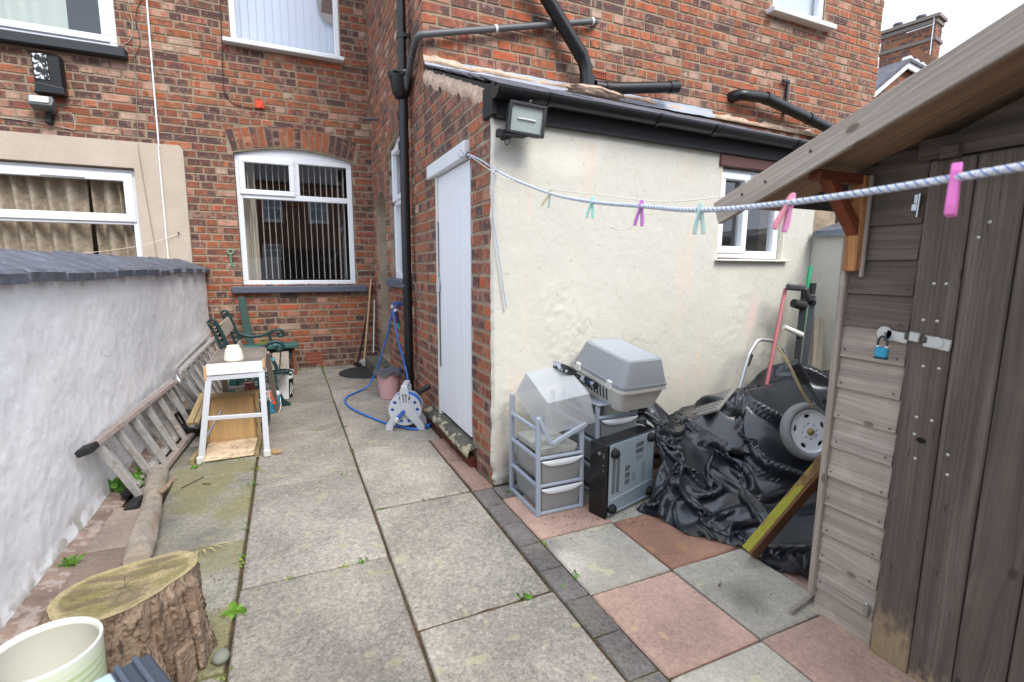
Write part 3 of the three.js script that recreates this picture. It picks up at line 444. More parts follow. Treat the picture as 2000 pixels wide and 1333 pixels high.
// ---------------------------------------------------------------- the lean-to outhouse
const eave = 2.2, ridge = 2.79, roofY = (z) => eave + (ridge - eave) * clamp((0.05 - z) / (0.05 + WZ), -0.2, 1);
{
  const T = thing('outhouse', 'lean-to outhouse with white plank door, cream rendered front and slate roof', 'outhouse');
  const flShape = [[-WZ, -0.3], [-0.012, -0.3], [-0.012, roofY(0) - 0.02], [-WZ, roofY(-WZ) - 0.03]];
  const fl = part('flank_wall', ext(flShape, 0.2, 0, [rectHole(-1.125, -0.345, 0.1, 1.96)]).translate(0, 0, -0.2065), MAT.mortar, T); fl.rotation.y = -Math.PI / 2;
  const fb = brickList({ u0: -WZ, u1: 0.002, v0: 0, v1: 2.95, headers: 0.55, phase: 1, types: (u, v) => u > -0.36 ? { red: 4, orange: 2.6, burnt: 4, patchy: 2.2 } : v > 1.6 ? { red: 3, burnt: 6, patchy: 2.4, orange: 0.4 } : { red: 4, orange: 1, burnt: 4.4, patchy: 2 },
    cuts: (v) => { const r = []; if (v > 0 && v < 0.15) r.push([-1.36, -0.25]); if (v > 0.1 && v < 1.95) r.push([-1.125, -0.345]); if (v > 1.94 && v < 2.06) r.push([-1.25, -0.36]); if (v > roofY(0) - 0.1) { const z = 0.05 - (v + 0.07 - eave) / (ridge - eave) * (0.05 + WZ); r.push([z, 1]); } return r; } });
  layBricks([{ wall: fl, bricks: fb }], 300);
  // plank door in its frame
  const D = new THREE.Group(); D.name = 'door'; D.rotation.y = -Math.PI / 2; T.add(D);
  for (let i = 0; i < 5; i++) part('board', bx(0.137, 1.79, 0.022, -1.02 + i * 0.14, 1.055, -0.022 + rr(-0.001, 0.001), 0, 0, 0, 0.003), MAT.whitePaint, D);
  part('frame', bx(0.04, 1.84, 0.07, -1.105, 1.04, -0.03, 0, 0, 0, 0.005), mat('#d2cfca', 0.7), D);
  part('lintel', bx(0.88, 0.098, 0.07, -0.81, 2.005, 0.0, 0, 0, 0.004, 0.006), mat('#d8dade', 0.65), D);
  part('latch', merge([bx(0.05, 0.1, 0.012, -1.085, 1.15, 0.006), rod([-1.06, 1.2, 0.012], [-1.06, 1.24, 0.012], 0.006)]), mat('#c4c6c8', 0.5), D);
  part('worn_edge', merge([bx(0.016, 0.42, 0.012, -1.092, 1.42, -0.004), bx(0.02, 0.62, 0.01, -1.088, 0.83, -0.004)]), mat('#6d6862', 0.9), D);
  part('backing', bx(0.8, 1.9, 0.02, -0.735, 1.03, -0.19), MAT.dark, D);
  // worn stone doorstep: rounded nose, chipped
  const st = part('doorstep', sheet(40, 14, (u, v) => { const a = v * Math.PI * 0.9 - 0.35, n = nz(u * 16, v * 6, 3, 9) - 0.5; return [mix(-1.37, -0.26, u), 0.085 + Math.sin(a) * 0.052 + n * 0.012, -0.03 + Math.cos(a) * 0.095 + n * 0.012]; }, (u, v) => [u * 1.1, v * 0.25]), tmat(tex(512, 256, (u, v, o) => { const n = fbm(u, v, 12, 4, 4, 5), f = fbm(u, v, 60, 20, 3, 7), p = sstep(0.52, 0.58, fbm(u, v, 14, 5, 4, 17)); set(o, 96, 92, 84); mul(o, 0.7 + 0.5 * n + 0.3 * (f - 0.5)); toward(o, 196, 184, 150, p * 0.75); o[3] = f * 0.6 + p * 0.3; }, [1.1, 0.25]), 0.9, 0.004), D);
  part('step_base', bx(1.08, 0.13, 0.06, -0.815, 0.0, 0.01, 0, 0, 0, 0.01), tmat(brickTex, 0.95, 0.003, { color: '#a5786a' }), D);
  // cream render on the front wall, real relief, ragged arris against the brick
  const X0 = -0.008, X1 = 2.66, Y1 = 2.12, win = (x, y) => x > 1.68 && x < 2.35 && y > 1.355;
  const relief = (x, y) => 0.02 + 0.012 * (nz(x * 1.6, y * 1.6, 3, 5) - 0.5) + 0.005 * (nz(x * 9, y * 7, 3, 15) - 0.5) + 0.0045 * sstep(0.5, 0.62, nz(x * 2.2 + 4, y * 2 + 1, 3, 25)) * (nz(x * 26, y * 26, 2, 35)) * 1.6;
  part('render', sheet(266, 212, (u, v) => { let x = mix(X0, X1, u), y = v * Y1; const e = sstep(0.05, 0.0, u * (X1 - X0)); x += e * 0.011 * (nz(y * 14, 3.3, 4, 45) - 0.5) * 2 - (y < 0.13 ? e * -0.03 * sstep(0.13, 0.02, y) * nz(y * 30, 1, 2, 3) : 0); return [x, y, relief(x, y) * (u === 0 ? 0.1 : 1)]; }, (u, v) => [u, v], (u, v) => !win(mix(X0, X1, u), v * Y1)), MAT.cream, T);
  part('front_wall', core(0.004, X1 + 0.3, -0.3, eave - 0.02, [rectHole(1.68, 2.35, 1.355, 2.08)], 0.2), MAT.mortar, T);
  part('render_return', merge([bx(0.012, 0.7, 0.1, 1.683, 1.7, -0.03), bx(0.012, 0.7, 0.1, 2.347, 1.7, -0.03), bx(0.69, 0.014, 0.1, 2.015, 1.352, -0.03)]), mat('#d8d2c0', 0.9), T);
  // brown board above the small window, then the window itself
  part('timber_lintel', bx(0.95, 0.09, 0.05, 2.13, 2.025, 0.012, 0, 0, 0, 0.004), mat('#5d3d36', 0.7), T);
  makeWindow(T, [...ring(1.692, 2.338, 1.365, 1.98, 0.055), [1.95, 2.005, 1.42, 1.93, 0], ...ring(1.7, 1.985, 1.4, 1.955, 0.05, 0.02, 0.05), [1.7, 1.96, 1.378, 1.392, 0.035, 0.02]], [[1.75, 1.935, 1.45, 1.905], [2.005, 2.283, 1.42, 1.925]], -0.02, MAT.upvc, 'small white two-pane window high in the cream wall');
  room(T, 1.5, 2.5, 1.2, 2.1, -0.21, 0.9, mat('#77736c', 0.95));
  part('window_sill', bx(0.72, 0.014, 0.05, 2.03, 1.351, 0.035, 0, 0, 0, 0.004), mat('#dedbd0', 0.8), T);
  // slate roof
  const slope = Math.atan2(ridge - eave, 0.05 + WZ), RL = Math.hypot(ridge - eave, 0.05 + WZ), R = new THREE.Group(); R.name = 'roof'; R.position.set(0, eave + 0.03, 0.09); R.rotation.order = 'ZYX'; R.rotation.x = slope; R.rotation.z = -0.02; T.add(R);
  part('roof_deck', bx(3.05, 0.03, RL + 0.02, 1.53, -0.02, -RL / 2, 0, 0, 0, 0.003), MAT.dark, R);
  const sl = [0, 1, 2, 3].map(() => cbox(0.298, 0.009, 0.32, 0.003, 'x'));
  for (let r = 0; r < 7; r++) for (let c = 0; c < 11; c++) { const hf = r % 2 && !c, x = hf ? 0.063 : 0.138 + c * 0.302 - (r % 2) * 0.15; if (x > 3.1) continue; const s = part('slate', sl[(r * 3 + c * 7) % 4], MAT.slate, R); s.position.set(x, 0.012 + rr(0, 0.006), -0.13 - r * 0.225); if (hf) s.scale.x = 0.5; s.rotation.set(0.028 + rr(-0.01, 0.01), rr(-0.01, 0.01), rr(-0.008, 0.008)); }
  // mortar verge along the flank and lead flashing against the wing
  part('verge_mortar', sheet(70, 8, (u, v) => { const z = mix(-WZ + 0.01, 0.02, u), a = v * 3.0 - 0.3, n = nz(u * 26, v * 3, 4, 65) - 0.5; return [0.012 - Math.sin(a) * 0.016 - n * 0.012, roofY(z) + 0.03 + Math.cos(a) * 0.018 + n * 0.014 - 0.02 - 0.075 * v * (0.7 + 0.7 * nz(u * 22, 7, 3, 6)), z]; }, (u, v) => [u * 1.5, v * 0.15]), MAT.pinkMortar, T);
  part('lead_flashing', sheet(80, 4, (u, v) => [mix(0.005, 3.0, u), ridge + 0.07 - 0.1 * v + 0.012 * (nz(u * 22, v, 3, 5) - 0.5) + 0.045, -WZ + 0.012 + 0.06 * v * v + 0.022 * (nz(u * 30, v * 2, 4, 15) - 0.5)], (u, v) => [u * 3, v]), MAT.lead, T);
  part('flashing_mortar', sheet(110, 6, (u, v) => { const n = nz(u * 30, v * 2, 4, 75); return [mix(0.0, 5.4, u), ridge + 0.07 - 0.14 * u * 0.5 + (1 - v) * 0.07 * n * 1.5, -WZ + 0.008 + 0.03 * Math.sin(v * 3.1) * n + 0.02 * v]; }, (u, v) => [u * 5, v * 0.2]), MAT.pinkMortar, T);
  part('pipe_mortar', (() => { const g = flat(new THREE.SphereGeometry(1, 24, 14)); const p = g.attributes.position; for (let i = 0; i < p.count; i++) { const k = 0.8 + 0.5 * nz(p.getX(i) * 3 + 5, p.getY(i) * 3 + p.getZ(i) * 2, 3, 9); p.setXYZ(i, p.getX(i) * 0.3 * k, p.getY(i) * 0.05 * k, p.getZ(i) * 0.1 * k); } g.computeVertexNormals(); return g.translate(1.52, 2.83, -1.33); })(), MAT.pinkMortar, T);
  // fascia, gutter
  part('fascia', bx(2.9, 0.13, 0.022, 1.44, eave - 0.075, 0.042, 0, 0, -0.012, 0.003), MAT.blackMatt, T);
  part('fascia_end', bx(0.03, 0.16, 0.14, -0.012, eave - 0.03, 0.0, 0, 0, 0, 0.004), MAT.blackMatt, T);
  const G = new THREE.Group(); G.name = 'gutter'; G.rotation.z = -0.014; T.add(G);
  part('channel', (() => { const pts = []; for (let i = 0; i <= 14; i++) { const a = Math.PI + i / 14 * Math.PI; pts.push([Math.cos(a) * 0.056, Math.sin(a) * 0.052]); } for (let i = 14; i >= 0; i--) { const a = Math.PI + i / 14 * Math.PI; pts.push([Math.cos(a) * 0.051, Math.sin(a) * 0.047]); } const g = ext(pts, 3.0); return rot(g, 0, Math.PI / 2).translate(-0.055, eave + 0.01, 0.11); })(), MAT.black, G);
  part('end_cap', (() => { const pts = []; for (let i = 0; i <= 14; i++) { const a = Math.PI + i / 14 * Math.PI; pts.push([Math.cos(a) * 0.06, Math.sin(a) * 0.056]); } return rot(ext(pts, 0.008), 0, Math.PI / 2).translate(-0.06, eave + 0.012, 0.11); })(), MAT.black, G);
  for (const x of [0.24, 0.98, 1.43, 2.2]) part('bracket', (() => { const pts = []; for (let i = 0; i <= 14; i++) { const a = Math.PI + i / 14 * Math.PI; pts.push([Math.cos(a) * 0.062, Math.sin(a) * 0.058]); } for (let i = 14; i >= 0; i--) { const a = Math.PI + i / 14 * Math.PI; pts.push([Math.cos(a) * 0.0565, Math.sin(a) * 0.0525]); } return rot(ext(pts, x === 1.43 ? 0.07 : 0.022), 0, Math.PI / 2).translate(x, eave + 0.01, 0.11); })(), MAT.black, G);
}
// ---------------------------------------------------------------- boundary walls
{
  const T = thing('garden_wall', 'low whitewashed garden wall with slanted dark coping on the left', 'wall');
  const face = (z) => -2.045 + 0.13 * sstep(-2.2, -4.2, z);
  part('whitewash', sheet(420, 84, (u, v) => { const z = mix(-L + 0.01, 3.6, u), y = v * 1.235; const n = 0.02 * (nz(z * 1.1, y * 1.3, 3, 301) - 0.5) + 0.012 * (nz(z * 3.2, y * 3.6, 3, 311) - 0.5) + 0.007 * (nz(z * 11, y * 12, 3, 321) - 0.5) + 0.003 * nz(z * 40, y * 40, 2, 331); return [face(z) + n + 0.012 * sstep(0.1, 0, y), y, z]; }, (u, v) => [mix(-L, 3.6, u), v * 1.235], null, true), MAT.white, T);
  part('wall_core', bx(0.2, 1.5, 7.7, -2.2, 0.46, -0.26, 0, 0, 0, 0.01), MAT.mortar, T);
  part('wall_core', bx(0.16, 1.2, 0.9, -2.09, 0.58, -3.66, 0, -0.12, 0, 0.01), MAT.mortar, T);
  const cg = [0, 1, 2].map((k) => rot(ext([[-0.14, -0.012], [0.155, -0.045], [0.16, -0.005], [0.14, 0.008 + k * 0.002], [-0.13, 0.105], [-0.15, 0.09]], 0.358, 0.006), 0, 0, 0));
  for (const g of cg) triUV(g, rr(0, 2), rr(0, 2));
  let i = 0; for (let z = -L + 0.02; z < 3.4; z += 0.376, i++) { const c = part('coping_brick', cg[i % 3], MAT.coping, T); c.position.set(face(z + 0.18) - 0.105, 1.262 + rr(-0.006, 0.006), z); c.rotation.set(rr(-0.012, 0.012), rr(-0.008, 0.008), rr(-0.02, 0.02)); }
  part('coping_mortar', bar([-2.17, 1.25, -L + 0.02], [-2.17, 1.25, 3.4], 0.2, 0.07), MAT.mortar, T);
  const R = thing('garden_wall', 'cream painted garden wall with slate coping behind the shed on the right', 'wall');
  part('render', sheet(120, 50, (u, v) => { const z = mix(0.02, 3.6, u), y = v * 1.55; return [2.66 + 0.02 * (nz(z * 2, y * 2, 3, 41) - 0.5) + 0.006 * (nz(z * 9, y * 9, 2, 43) - 0.5), y, z]; }, (u, v) => [u * 1.35, v * 0.73]), MAT.cream, R);
  part('wall_core', bx(0.2, 1.8, 3.6, 2.785, 0.62, 1.82), MAT.mortar, R);
  const cg2 = triUV(ext([[-0.16, 0], [0.15, 0.03], [0.14, 0.12], [-0.14, 0.045]], 0.44, 0.006), 0, 0);
  for (let k = 0; k < 8; k++) { const c = part('coping_slate', cg2, MAT.coping, R); c.position.set(2.77, 1.535, 0.05 + k * 0.45); c.rotation.z = rr(-0.01, 0.01); }
}
// ---------------------------------------------------------------- ground and paving
{
  const gm = new THREE.Mesh(sheet(40, 40, (u, v) => [mix(-45, 45, u), -0.034, mix(45, -45, v)], (u, v) => [u * 90, v * 90]), MAT.dirt); gm.name = 'ground'; gm.userData = { kind: 'structure', label: 'bare earth under the paving', category: 'ground' }; gm.receiveShadow = true; scene.add(gm);
  const P = structure('paving', 'grey concrete slabs, red and grey tiles and dark setts paving the yard', 'paving');
  const slab = (x0, x1, z0, z1, m, name = 'slab', gap = 0.006, th = 0.05, tilt = 0.003) => {
    const w = x1 - x0 - gap * 2, d = z1 - z0 - gap * 2, n = 10, bv = 0.007, j = (a) => rr(-a, a), ox = rr(0, 1.6), oz = rr(0, 1.6);
    // worn, slightly wavy outline with a rounded edge
    const out = []; const K = 12; const side = (ax, az, bx2, bz) => { for (let i = 0; i < K; i++) { const t = i / K; out.push([mix(ax, bx2, t), mix(az, bz, t)]); } };
    const c = [[-w / 2 + j(0.003), d / 2 + j(0.003)], [w / 2 + j(0.003), d / 2 + j(0.003)], [w / 2 + j(0.003), -d / 2 + j(0.003)], [-w / 2 + j(0.003), -d / 2 + j(0.003)]]; for (let k = 0; k < 4; k++) side(...c[k], ...c[(k + 1) % 4]);
    const o2 = out.map(([x, z], k) => { const e = (k % K === 0) ? 0.993 : 1 - Math.max(0, nz((x + x0) * 17, (z + z0) * 17, 2, 9) - 0.55) * 0.03; return [x * e, z * e]; });
    const pos = [], P3 = (p, s, y) => [p[0] * s, y, p[1] * s]; const sc = (p, q) => { const l = Math.hypot(p[0], p[1]); return (l - q) / l; };
    const N = o2.length; for (let k = 0; k < N; k++) { const a = o2[k], b = o2[(k + 1) % N], a1 = P3(a, sc(a, bv), 0), b1 = P3(b, sc(b, bv), 0), a2 = P3(a, 1, -bv), b2 = P3(b, 1, -bv), a3 = P3(a, 1, -th), b3 = P3(b, 1, -th); pos.push(0, 0, 0, ...a1, ...b1, ...a1, ...a2, ...b2, ...a1, ...b2, ...b1, ...a2, ...a3, ...b3, ...a2, ...b3, ...b2); }
    const g = tris(pos), p = g.attributes.position, uv = new Float32Array(p.count * 2); for (let i = 0; i < p.count; i++) { uv[i * 2] = p.getX(i) + ox + p.getY(i); uv[i * 2 + 1] = p.getZ(i) + oz; } g.setAttribute('uv', new THREE.BufferAttribute(uv, 2));
    const s = part(name, g, m, P); s.position.set((x0 + x1) / 2, rr(-0.003, 0.003), (z0 + z1) / 2); s.rotation.set(j(tilt), 0, j(tilt)); return s;
  };
  const tone = (m, k) => { const q = m.clone(); q.color = new THREE.Color().setRGB(k, k * 0.995, k * 0.98); return q; };
  const S = [MAT.slab, tone(MAT.slab, 0.93), tone(MAT.slab, 0.86), tone(MAT.slab, 1.04)];
  const xa = -1.306, xb = -0.706, xc = -0.142;
  let k = 0; const rowsA = [-4.14, -3.256, -2.37, -1.464, -0.488, 0.51, 1.5, 2.5, 3.5]; for (let i = 0; i + 1 < rowsA.length; i++) slab(xa, xb, rowsA[i], rowsA[i + 1], S[[1, 1, 2, 1, 0, 2, 1, 0][i]], 'slab', i === 4 ? 0.007 : 0.0045);
  const rowsB = [-4.14, -3.7, -2.762, -1.832, -0.905, 0.043, 1.02, 2.0, 3.0]; for (let i = 0; i + 1 < rowsB.length; i++) slab(xb, i < 4 ? (i < 3 ? -0.0 : -0.05) : xc, rowsB[i], rowsB[i + 1], S[[1, 1, 0, 1, 3, 3, 3, 0][i]], 'slab', i >= 4 ? 0.008 : 0.004);
  const rowsL = [-4.14, -3.3, -2.4, -1.45, -0.78, 0.1, 0.95, 1.85, 2.8]; for (let i = 0; i + 1 < rowsL.length; i++) slab(i < 4 ? -1.96 : -1.75, xa, rowsL[i], rowsL[i + 1], i >= 3 && i < 6 ? MAT.mossSlab : S[2], 'slab', 0.006);
  // narrow pinkish strip along the outhouse
  slab(xc, -0.002, -0.9, -0.42, tone(MAT.redTile, 0.72), 'edging_slab'); slab(xc, -0.002, -0.42, 0.04, tone(MAT.redTile, 0.66), 'edging_slab');
  // kerb of flat tiles and old mortar beside the white wall
  const brown = tmat(brownTileTex, 0.9, 0.0012); slab(-1.955, -1.765, -0.47, -0.02, brown, 'edging_tile', 0.004, 0.05, 0.006).position.y = 0.024; slab(-1.955, -1.755, -0.015, 0.42, tmat(brownTileTex, 0.92, 0.002, { color: '#cfc9c6' }), 'edging_tile', 0.004, 0.05, 0.006).position.y = 0.02; slab(-1.95, -1.755, 0.43, 0.95, brown, 'edging_tile', 0.004).position.y = 0.018;
  const kt = tmat(tex(512, 512, (u, v, o) => { const n = fbm(u, v, 9, 9, 4, 9), p = sstep(0.5, 0.6, fbm(u, v, 24, 24, 5, 29)); set(o, 136, 116, 104); mul(o, 0.75 + 0.45 * n); toward(o, 190, 184, 180, p * 0.4); o[3] = n * 0.5 + p * 0.3; }, [0.7, 0.7]), 0.95, 0.004);
  part('wall_footing', sheet(160, 8, (u, v) => { const z = mix(-L, 3.5, u); return [-2.07 + v * 0.13, 0.028 - 0.03 * v * v + 0.014 * (nz(z * 12, v * 3, 3, 5) - 0.5), z]; }, (u, v) => [u * 7.6, v * 0.13], null, true), kt, P);
  // dark setts
  let z = 0.055; for (let i = 0; i < 14; i++) { const l = rr(0.19, 0.215); slab(xc, -0.022, z, z + l, MAT.sett, 'sett', 0.004, 0.06, 0.008); z += l; }
  for (let i = 0; i < 3; i++) slab(-0.02 + i * 0.2, 0.178 + i * 0.2, 0.05, 0.2, MAT.sett, 'sett', 0.004, 0.06, 0.008);
  // chequered tiles
  const Rd = [tone(MAT.redTile, 1.0), tone(MAT.redTile, 0.93), tmat(redTileTex, 0.8, 0.001, { color: '#e6d0c0' })], Gr = [MAT.greyTile, tone(MAT.greyTile, 0.9)];
  const X = [-0.02, 0.397, 0.808, 1.22, 1.63, 2.04, 2.45], Z = [0.205, 0.665, 1.108, 1.552, 1.998, 2.44, 2.9];
  for (let i = 0; i < 6; i++) for (let q = 0; q < 6; q++) { const red = (i + q) % 2 === 0; slab(X[i], X[i + 1], Z[q], Z[q + 1], red ? Rd[i === 0 && q === 0 ? 1 : i === 1 && q === 1 ? 2 : i === 0 ? 0 : 1] : Gr[(i + q * 2) % 2], 'tile', 0.0035, 0.05, 0.004); }
  part('jointing_sand', sheet(160, 300, (u, v) => { const x = mix(-1.95, 0.0, u), z = mix(3.4, -L, v); return [x, -0.017 + 0.008 * (nz(x * 16, z * 16, 3, 9) - 0.5) + 0.005 * sstep(-0.8, -0.6, x), z]; }, (u, v) => [u * 2, v * 7.5]), tmat(dirtTex, 1, 0.004, { color: '#cfc2b0' }), P);
  part('ledge', bx(1.3, 0.26, 0.2, 2.0, 0.1, 0.11, 0, 0, 0, 0.012), MAT.pinkMortar, P);
}
// ---------------------------------------------------------------- timber shed on the right (front faces -x)
{
  const FX = 0.72, T = thing('garden_shed', 'weathered timber shed with plank door, steel hasp and overhanging roof', 'shed', [0, 0, 0]);
  const pitch = 0.375, Zc = 2.55, roofAt = (z) => 1.607 + Math.tan(pitch) * (Math.min(z, 2 * Zc - z) - 1.5);
  // shiplap boards left of the door
  const bg = [0, 1, 2, 3, 4].map(() => { const g = rot(ext([[-0.011, 0], [0.011, 0], [0.011, 0.109], [-0.002, 0.113], [-0.005, 0.098]].map(([a, b]) => [a, b]), 0.204, 0.0025), 0, 0, 0); return triUV(g, rr(0, 2), rr(0, 2), 'z'); });
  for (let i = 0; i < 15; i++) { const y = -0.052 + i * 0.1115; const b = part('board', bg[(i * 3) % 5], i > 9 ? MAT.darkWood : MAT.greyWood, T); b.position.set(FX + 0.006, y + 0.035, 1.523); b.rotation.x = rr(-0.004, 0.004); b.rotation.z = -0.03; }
  part('inner_lining', bx(0.02, 1.6, 0.24, FX + 0.035, 0.82, 1.63), MAT.darkWood, T);
  part('corner_trim', bx(0.035, 1.62, 0.022, FX + 0.0, 0.87, 1.512, 0, 0, 0, 0.004), MAT.greyWood, T);
  // side wall towards the house
  for (let i = 0; i < 14; i++) part('side_board', bx(1.7, 0.118, 0.02, FX + 0.87, 0.06 + i * 0.1115, 1.525, -0.05, 0, 0, 0.003), MAT.greyWood, T);
  part('back_wall', bx(0.02, 1.9, 2.1, FX + 1.72, 0.9, Zc), MAT.darkWood, T); part('far_side_wall', bx(1.7, 1.6, 0.02, FX + 0.87, 0.8, 3.58), MAT.darkWood, T); part('front_wall', bx(0.02, 1.9, 0.95, FX + 0.02, 0.95, 3.1), MAT.darkWood, T);
  part('gable', rot(ext([[1.52, 1.58], [3.58, 1.58], [Zc, roofAt(Zc) - 0.02]], 0.02), 0, -Math.PI / 2).translate(FX + 0.03, 0, 0), MAT.darkWood, T);
  part('door_head', bx(0.03, 0.06, 1.0, FX - 0.004, 1.645, 2.2), MAT.darkWood, T); part('door_head_block', bx(0.03, 0.035, 0.045, FX - 0.03, 1.625, 1.79), MAT.darkWood, T);
  // door boards
  const D = new THREE.Group(); D.name = 'door'; D.position.set(FX - 0.018, 0, 0); T.add(D);
  const weathered = [0, 1].map(k => tmat(wood(90, 78, 69, 761 + k * 40, 0.34, 0.12, 1024, 128, (u, v, o) => { const e = nz(u * 60, v * 7, 4, 5 + k); toward(o, 166, 142, 108, sstep(k ? 0.05 : 0.13, k ? 0.0 : 0.05, u + 0.09 * (e - 0.5)) * (0.55 + 0.4 * nz(u * 20, v * 40, 3, 9))); if (!k) toward(o, 116, 112, 58, sstep(0.035, 0.005, u + 0.05 * (nz(u * 90, v * 12, 3, 15) - 0.5) + v * 0.02) * 0.8); }), 0.88, 0.0016));   // bare weathered foot of the first boards
  const dz = [1.738, 1.852, 1.963, 2.078, 2.194, 2.31, 2.425, 2.54]; for (let i = 0; i + 1 < dz.length; i++) { const w = dz[i + 1] - dz[i], q = part('board', bx(0.02, 1.625, w - 0.004, 0, 0.795 + (i ? 0 : 0.0), (dz[i] + dz[i + 1]) / 2, 0, 0, 0, 0.005, 'y'), i < 2 ? weathered[i] : MAT.darkWood, D); if (i < 2) { const p = q.geometry.attributes.position, uv = q.geometry.attributes.uv; for (let k = 0; k < p.count; k++) uv.setXY(k, (p.getY(k) + 0.02) * 1.2, (p.getZ(k) - dz[i]) / w * 0.5); } }
  part('batten', merge([bx(0.025, 0.09, 0.8, 0.024, 0.3, 2.14), bx(0.025, 0.09, 0.8, 0.024, 1.35, 2.14)]), MAT.darkWood, D);
  // screws and nails
  const sc = lathe([[0, 0.0025], [0.003, 0.002], [0.0045, 0.0008], [0.005, 0]], 10), scm = MAT.screw; const put = (y, z, p = T, x = FX - 0.029) => { const s = part('screw', sc, scm, p); s.position.set(x, y, z); s.rotation.z = Math.PI / 2; };
  for (const [y, z] of [[1.25, 1.79], [1.25, 1.82], [1.14, 1.775], [1.14, 1.81], [1.0, 1.79], [1.0, 1.83], [0.84, 1.79], [0.84, 1.83], [0.785, 1.79], [0.71, 1.8], [0.75, 1.88], [0.69, 1.885], [1.42, 1.9], [1.38, 1.88]]) put(y, z);
  const nail = lathe([[0, 0.001], [0.003, 0.0008], [0.0034, 0]], 8), nm2 = mat('#3b332f', 0.7); for (let i = 1; i < 12; i++) for (const z of [1.542, 1.708]) { const s = part('nail', nail, nm2, T); s.position.set(FX - 0.0085, 0.055 + i * 0.1115 - 0.052 + rr(-0.01, 0.01), z + rr(-0.004, 0.004)); s.rotation.z = Math.PI / 2; }
  const knot = part('knot_hole', rot(flat(new THREE.CylinderGeometry(0.011, 0.008, 0.004, 14)), 0, 0, Math.PI / 2).scale(1, 0.8, 1.2).translate(FX - 0.0285, 0.772, 1.81), mat('#15110f', 1), T);
  // hinges
  part('hinge', merge([bx(0.006, 0.03, 0.018, FX - 0.008, 1.505, 1.709), bx(0.006, 0.024, 0.022, FX - 0.01, 1.48, 1.707), rod([FX - 0.012, 1.45, 1.715], [FX - 0.012, 1.52, 1.717], 0.004)]), MAT.steel, T);
  part('hinge', merge([bx(0.005, 0.04, 0.018, FX - 0.008, 0.125, 1.708), rod([FX - 0.012, 0.1, 1.712], [FX - 0.012, 0.145, 1.712], 0.004)]), MAT.steel, T);
  // roof with porch overhang, barge board, brackets
  const ry = (z) => roofAt(z); const Lr = (Zc - 1.235) / Math.cos(pitch); const rp = (x0, x1, z0, z1, t, off, m, name, par = T) => { const zl = (z1 - z0) / Math.cos(pitch), zm = (z0 + z1) / 2; return part(name, bx(x1 - x0, t, zl, (x0 + x1) / 2, roofAt(zm) + off, zm, -pitch, 0, 0, 0.003, 'z'), m, par); };
  for (let i = 0; i < 3; i++) rp(0.43 + i * 0.1, 0.528 + i * 0.1, 1.245, Zc, 0.016, 0.012, MAT.ply, 'soffit_board');
  rp(0.73, 2.5, 1.47, Zc, 0.016, 0.012, MAT.ply, 'roof_board');
  rp(0.41, 2.5, 1.24, Zc, 0.008, 0.026, MAT.blackMatt, 'roof_felt');
  part('roof_slope_rear', bx(2.1, 0.02, 1.35, 1.455, roofAt(3.15) + 0.02, 3.17, pitch, 0, 0), MAT.blackMatt, T);
  { const zm = (1.215 + Zc) / 2, zl = (Zc - 1.215) / Math.cos(pitch); part('barge_board', bx(0.02, 0.084, zl, 0.412, roofAt(zm) - 0.003, zm, -pitch, 0, 0, 0.003, 'z'), MAT.greyWood, T); }
  for (const [y0, z0] of [[0.006, 1.33], [0.0, 1.42], [0.008, 1.57]]) { const s = part('nail', nail, nm2, T); s.position.set(0.4005, roofAt(z0) + y0, z0); s.rotation.z = Math.PI / 2; s.scale.setScalar(1.5); }
  const B = new THREE.Group(); B.name = 'bracket'; T.add(B);
  part('post', bx(0.03, 0.31, 0.045, FX - 0.03, 1.44, 1.548, 0, 0, 0, 0.003, 'y'), MAT.warmWood, B);
  part('arm', bx(0.24, 0.03, 0.04, FX - 0.14, 1.582, 1.547, 0, 0, 0, 0.003), tmat(warmWood, 0.75, 0.001, { color: '#a07a66' }), B);
  part('brace', bar([FX - 0.028, 1.41, 1.548], [FX - 0.2, 1.585, 1.546], 0.035, 0.04, V(0, 0, 1)), tmat(warmWood, 0.75, 0.001, { color: '#b0826a' }), B);
  part('strip', bx(0.012, 0.33, 0.012, FX - 0.02, 1.43, 1.577), MAT.greyWood, B);
  // hasp and staple
  const H = new THREE.Group(); H.name = 'hasp'; T.add(H); const hx = FX - 0.033, zn = mat('#c3c3bd', 0.38, { metalness: 0.6 });
  part('plate', merge([bx(0.006, 0.033, 0.062, hx, 1.082, 1.712, 0.1, 0, 0, 0.002), bx(0.008, 0.03, 0.03, hx - 0.002, 1.087, 1.76, 0.1), bx(0.006, 0.036, 0.07, hx + 0.002, 1.075, 1.818, 0.1, 0, 0, 0.003), rot(flat(new THREE.CylinderGeometry(0.017, 0.017, 0.006, 8)), 0, 0, Math.PI / 2).translate(hx - 0.002, 1.078, 1.82), rot(flat(new THREE.CylinderGeometry(0.022, 0.022, 0.006, 18)), 0, 0, Math.PI / 2).translate(hx, 1.088, 1.676)]), zn, H);
  part('knuckle', merge([bx(0.012, 0.02, 0.014, hx - 0.002, 1.086, 1.742), bx(0.012, 0.02, 0.014, hx - 0.002, 1.082, 1.786)]), mat('#54504a', 0.6, { metalness: 0.5 }), H);
  part('staple', rot(flat(new THREE.TorusGeometry(0.011, 0.004, 8, 20, Math.PI)), 0, 0, Math.PI / 2).translate(hx - 0.004, 1.078, 1.682), MAT.steel, H);
  // padlock hangs from the staple
  const K = thing('padlock', 'small turquoise padlock hanging from the steel hasp on the shed', 'padlock', [hx - 0.02, 1.028, 1.684], 0.08);
  part('body', bx(0.018, 0.034, 0.036, 0, 0, 0, 0, 0, 0, 0.004), mat('#2f8fae', 0.35), K); part('base', bx(0.0185, 0.008, 0.0365, 0, -0.018, 0, 0, 0, 0, 0.002), mat('#26343f', 0.45), K);
